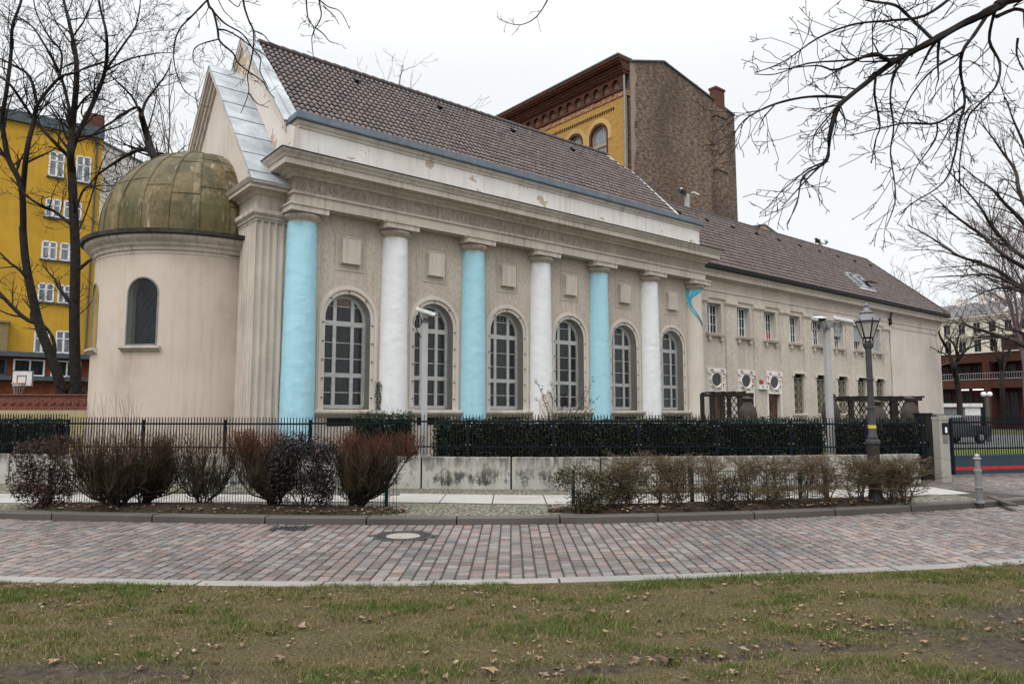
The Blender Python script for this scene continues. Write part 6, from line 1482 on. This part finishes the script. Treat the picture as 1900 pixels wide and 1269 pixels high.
TW=[(1130,945,1105,1190,848,'twiggy shrub with a cut stump at its foot'),(1168,943,1140,1205,835,'tallest twiggy shrub with ochre leaves left over at the top'),(1222,944,1195,1265,845,'twiggy shrub with a bent stem left of the first fence post'),(1258,945,1225,1300,842,'ochre leaved twiggy shrub leaning over the fence post'),(1312,944,1290,1345,848,'bare forked twiggy shrub left of the small cone bush'),(1400,940,1365,1425,848,'bare twiggy shrub right of the small cone bush'),(1428,940,1400,1470,846,'forked twiggy shrub behind the low green bush'),(1490,938,1455,1530,846,'bare twiggy shrub left of the second pair of posts'),(1545,937,1515,1575,848,'thin twiggy shrub between the two last fence posts'),(1597,934,1565,1625,846,'twiggy shrub close on the left of the lamp base'),(1652,934,1630,1690,847,'twiggy shrub close on the right of the lamp base'),(1680,934,1648,1722,850,'bushy twiggy shrub at the right end of the bed')]
for i,(px,py,x0,x1,pt,lab) in enumerate(TW): twighedge(px,py,x0,x1,pt,lab,50+i,6 if i in (1,3,9,10,11) else 4,190 if i in(1,3) else 100)
# clipped evergreen hedges behind the fence
HC=[(.014,.026,.013),(.022,.04,.017),(.034,.055,.022),(.014,.020,.012),(.05,.07,.03)]
def hedge(px0,px1,ztop,label,seed,sprig=0,off=.42,zb=.45):
    npr=np.random.default_rng(seed); rg=random.Random(seed)
    xa=at(px0,800,17.2).x; xb=at(px1,800,17.2).x
    if abs(xa)>5: xa=at(px0,800,wallf(xa)+.6).x; 
    if abs(xb)>5: xb=at(px1,800,wallf(xb)+.6).x
    L_=xb-xa; xc=(xa+xb)/2; o=wp(xc,off); e=empty('clipped_hedge',(o.x,o.y,0),0,label,'hedge','clipped evergreen hedges behind the fence')
    N=int(L_*1.15*1500); x=npr.uniform(0,L_,N); z=npr.uniform(zb,ztop,N); y=np.abs(npr.normal(0,.06,N))*1.0+.07*np.sin(x*5+z*3)*np.sin(x*1.7+z*2)
    yy=np.array([wp(xa+q,off).y for q in np.linspace(0,L_,60)]); y=y+np.interp(x,np.linspace(0,L_,60),yy)-o.y
    z2=ztop+np.abs(npr.normal(0,.05,int(L_*420)))-.03+.03*np.sin(np.linspace(0,40,int(L_*420))); x2=npr.uniform(0,L_,len(z2)); y2=npr.uniform(0,.6,len(z2))+np.interp(x2,np.linspace(0,L_,60),yy)-o.y
    y3=npr.uniform(0,.6,500); z3=npr.uniform(zb,ztop,500); x3=np.where(npr.random(500)<.5,0,L_)+npr.normal(0,.03,500); y3=y3+np.interp(x3,np.linspace(0,L_,60),yy)-o.y
    P=np.stack([np.concatenate([x,x2,x3])+xa-o.x,np.concatenate([y,y2,y3]),np.concatenate([z,z2,z3])],1)
    nr=np.tile([0,-.8,.5],(len(P),1)); V,Fq,c=leafcloud(P,nr,.029,HC,.55,npr); raw('foliage',V,Fq,FOL,e,c)
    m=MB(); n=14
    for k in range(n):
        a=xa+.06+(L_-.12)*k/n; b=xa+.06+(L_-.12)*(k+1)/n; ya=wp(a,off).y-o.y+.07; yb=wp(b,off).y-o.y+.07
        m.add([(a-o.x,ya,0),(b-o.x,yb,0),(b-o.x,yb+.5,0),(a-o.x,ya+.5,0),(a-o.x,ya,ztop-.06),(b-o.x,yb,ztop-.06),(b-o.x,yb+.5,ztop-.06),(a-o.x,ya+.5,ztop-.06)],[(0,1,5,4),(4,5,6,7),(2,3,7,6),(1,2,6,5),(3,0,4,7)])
    m.build('inner_core',simple('hedge_core',(.008,.010,.007),1,0,0,.2) if 'hedge_core' not in bpy.data.materials else bpy.data.materials['hedge_core'],e,fix=False)  # solid near-black block filling the hedge behind its leaves
    if sprig:
        m=MB(); pts=[]
        for k in range(sprig):
            a=rg.uniform(xa,xb); b=Vector((a-o.x,wp(a,off).y-o.y+rg.uniform(.05,.4),ztop-.05)); T=b+Vector((rg.gauss(0,.06),0,rg.uniform(.08,.3))); m.cur=(.03,.035,.02); m.tube([b,T],[.004,.002],3,cap=False)
            for j in range(9): pts.append(tuple(b.lerp(T,rg.random())+rv(rg)*.015))
        m.build('sprigs',TWIGM,e,fix=False); V,Fq,c=leafcloud(pts,np.zeros((len(pts),3)),.016,HC,.5,npr); raw('sprig_leaves',V,Fq,FOL,e,c)
hedge(-90,104,1.60,'clipped dark hedge at the far left behind the fence',1)
hedge(655,764,1.72,'short clipped hedge with loose sprigs, left of the single camera post',2,60,zb=.7)
hedge(806,1528,1.61,'longest clipped dark hedge, filling the middle of the fence',3,40)
hedge(1562,1704,1.60,'clipped dark hedge behind the street lamp',4)
# thin willowy shrub in front of the torn white column and the ivy by the second column
rg=random.Random(77); q=at(1040,800,18.4); e=empty('slender_shrub',(q.x,18.4,0),0,'slender shrub with arching dark leafy shoots before the torn white column','shrub'); m=MB(); pts=[]
for k in range(26):
    T=at(rg.uniform(982,1112),rg.uniform(702,772),18.4)-Vector((q.x,18.4,0)); T.y=rg.uniform(-.3,.3); b=Vector((rg.gauss(0,.15),rg.gauss(0,.1),.5)); mid=b.lerp(T,.6)+Vector((0,0,.18)); S=smooth([b,mid,T],5); m.cur=(.03,.022,.02); m.tube(S,[.007-.004*i/(len(S)-1) for i in range(len(S))],3,cap=False)
    for j in range(24):
        i=rg.randint(3,len(S)-2); p=S[i].lerp(S[i+1],rg.random()); pts.append(tuple(p+rv(rg)*.028))
m.build('stems',TWIGM,e,fix=False); V,Fq,c=leafcloud(pts,np.tile([0,-.5,.2],(len(pts),1)),.042,[(.028,.022,.024),(.045,.03,.034),(.02,.022,.016)],.22); raw('leaves',V,Fq,FOL,e,c)
o=W(2.52,-.12); e=empty('ivy_vine',(o.x,o.y,0),RZ,'dark ivy climbing beside the second column and first window','ivy'); n=500; P=np.stack([RNG.normal(0,.05,n),RNG.normal(0,.03,n),RNG.uniform(.4,2.75,n)],1); V,Fq,c=leafcloud(P,np.tile([0,-1,.3],(n,1)),.03,HC,.7); raw('leaves',V,Fq,FOL,e,c)
# fine dry stalks in front of the apse
o=at(200,790,18.6); e=empty('dry_stalks',(o.x,18.6,0),0,'thin reddish dry stalks standing before the apse wall behind the fence','stalks'); m=MB(); rg=random.Random(5)
for k in range(34):
    x=rg.uniform(-.55,.8); m.cur=(.16,.10,.085); m.tube([(x,rg.uniform(-.1,.1),.3),(x+rg.gauss(-.03,.04),0,1.5),(x+rg.gauss(-.1,.08),0,rg.uniform(1.75,2.35))],[.006,.005,.003],3,cap=False)
m.build('stalks',TWIGM,e,fix=False)
# weeds on the planting bed
gm=MB(); rg=random.Random(6)
V=[];Fs=[];Cc=[]
for k in range(2600):
    x=rg.uniform(-8.6,-1.9); y=far(x)+.30+abs(rg.gauss(.1,.16)); s=mnoise.noise((x*1.2,0,4))
    if rg.random()>.35+1.2*s: continue
    h=rg.uniform(.02,.07); a=rg.uniform(0,PI); dx=.006*math.cos(a); b=len(V); V+=[(x-dx,y,.10),(x+dx,y,.10),(x+rg.gauss(0,.02),y+rg.gauss(0,.02),.12+h)]; Fs.append((b,b+1,b+2)); kk=rg.uniform(.6,1.2); Cc.append((.06*kk,.085*kk,.02*kk))
o=raw('bed_weeds',np.array(V),np.array(Fs),GRASSM,None,np.array(Cc)); tag(o,'low green weeds along the kerb edge of the left bed','weeds',kind='stuff')
# ================================================================== sky, sun, camera
w=bpy.data.worlds.new('World'); scene.world=w; w.use_nodes=True; nt=w.node_tree; nt.nodes.clear()
out=nt.nodes.new('ShaderNodeOutputWorld'); bg=nt.nodes.new('ShaderNodeBackground'); nt.links.new(bg.outputs[0],out.inputs[0]); bg.inputs[1].default_value=.1
sky=nt.nodes.new('ShaderNodeTexSky'); sky.sky_type='NISHITA'; sky.sun_disc=False; SE=R(48); SA=R(215); sky.sun_elevation=SE; sky.sun_rotation=SA; sky.dust_density=4
tc=nt.nodes.new('ShaderNodeTexCoord'); sx=nt.nodes.new('ShaderNodeSeparateXYZ'); nt.links.new(tc.outputs['Generated'],sx.inputs[0])
mr=nt.nodes.new('ShaderNodeMapRange'); nt.links.new(sx.outputs[2],mr.inputs[0]); mr.interpolation_type='SMOOTHSTEP'; mr.inputs[1].default_value=.40; mr.inputs[2].default_value=1; mr.inputs[3].default_value=8.5; mr.inputs[4].default_value=29.0
nz=nt.nodes.new('ShaderNodeTexNoise'); mp=nt.nodes.new('ShaderNodeMapping'); mp.inputs['Scale'].default_value=(1.2,1.2,3); nt.links.new(tc.outputs['Generated'],mp.inputs[0]); nt.links.new(mp.outputs[0],nz.inputs['Vector']); nz.inputs['Scale'].default_value=1.6; nz.inputs['Detail'].default_value=5
m2=nt.nodes.new('ShaderNodeMapRange'); nt.links.new(nz.outputs[0],m2.inputs[0]); m2.inputs[1].default_value=.3; m2.inputs[2].default_value=.7; m2.inputs[3].default_value=.955; m2.inputs[4].default_value=1.02
mu=nt.nodes.new('ShaderNodeMath'); mu.operation='MULTIPLY'; nt.links.new(mr.outputs[0],mu.inputs[0]); nt.links.new(m2.outputs[0],mu.inputs[1])
vm=nt.nodes.new('ShaderNodeVectorMath'); vm.operation='SCALE'; vm.inputs[0].default_value=(.965,.985,1.0); nt.links.new(mu.outputs[0],vm.inputs['Scale'])
mx=nt.nodes.new('ShaderNodeMix'); mx.data_type='RGBA'; mx.inputs[0].default_value=.93; nt.links.new(sky.outputs[0],mx.inputs[6]); nt.links.new(vm.outputs[0],mx.inputs[7]); nt.links.new(mx.outputs[2],bg.inputs[0])
sl_=bpy.data.lights.new('sun','SUN'); sl_.energy=1.25; sl_.angle=R(25); sl_.color=(1,.965,.92); so_=bpy.data.objects.new('sun',sl_); COL.objects.link(so_)
# the sun stands behind the viewer to the left
az=R(205); dvec=Vector((math.sin(az)*math.cos(SE),math.cos(az)*math.cos(SE),math.sin(SE))); so_.rotation_euler=dvec.to_track_quat('Z','Y').to_euler(); so_.location=(-10,-20,30); sky.sun_rotation=az
cam=bpy.data.cameras.new('camera'); cam.sensor_width=36; cam.lens=F/1900*36; cam.clip_end=3000; cam.clip_start=.1; co=bpy.data.objects.new('camera',cam); COL.objects.link(co); co.location=(0,0,EYE); co.rotation_euler=(PI/2+TH,0,0); scene.camera=co
scene.view_settings.view_transform='Standard'; scene.view_settings.look='None'; scene.view_settings.exposure=0.28; scene.view_settings.gamma=1.0
scene.cycles.max_bounces=8; scene.cycles.transparent_max_bounces=16
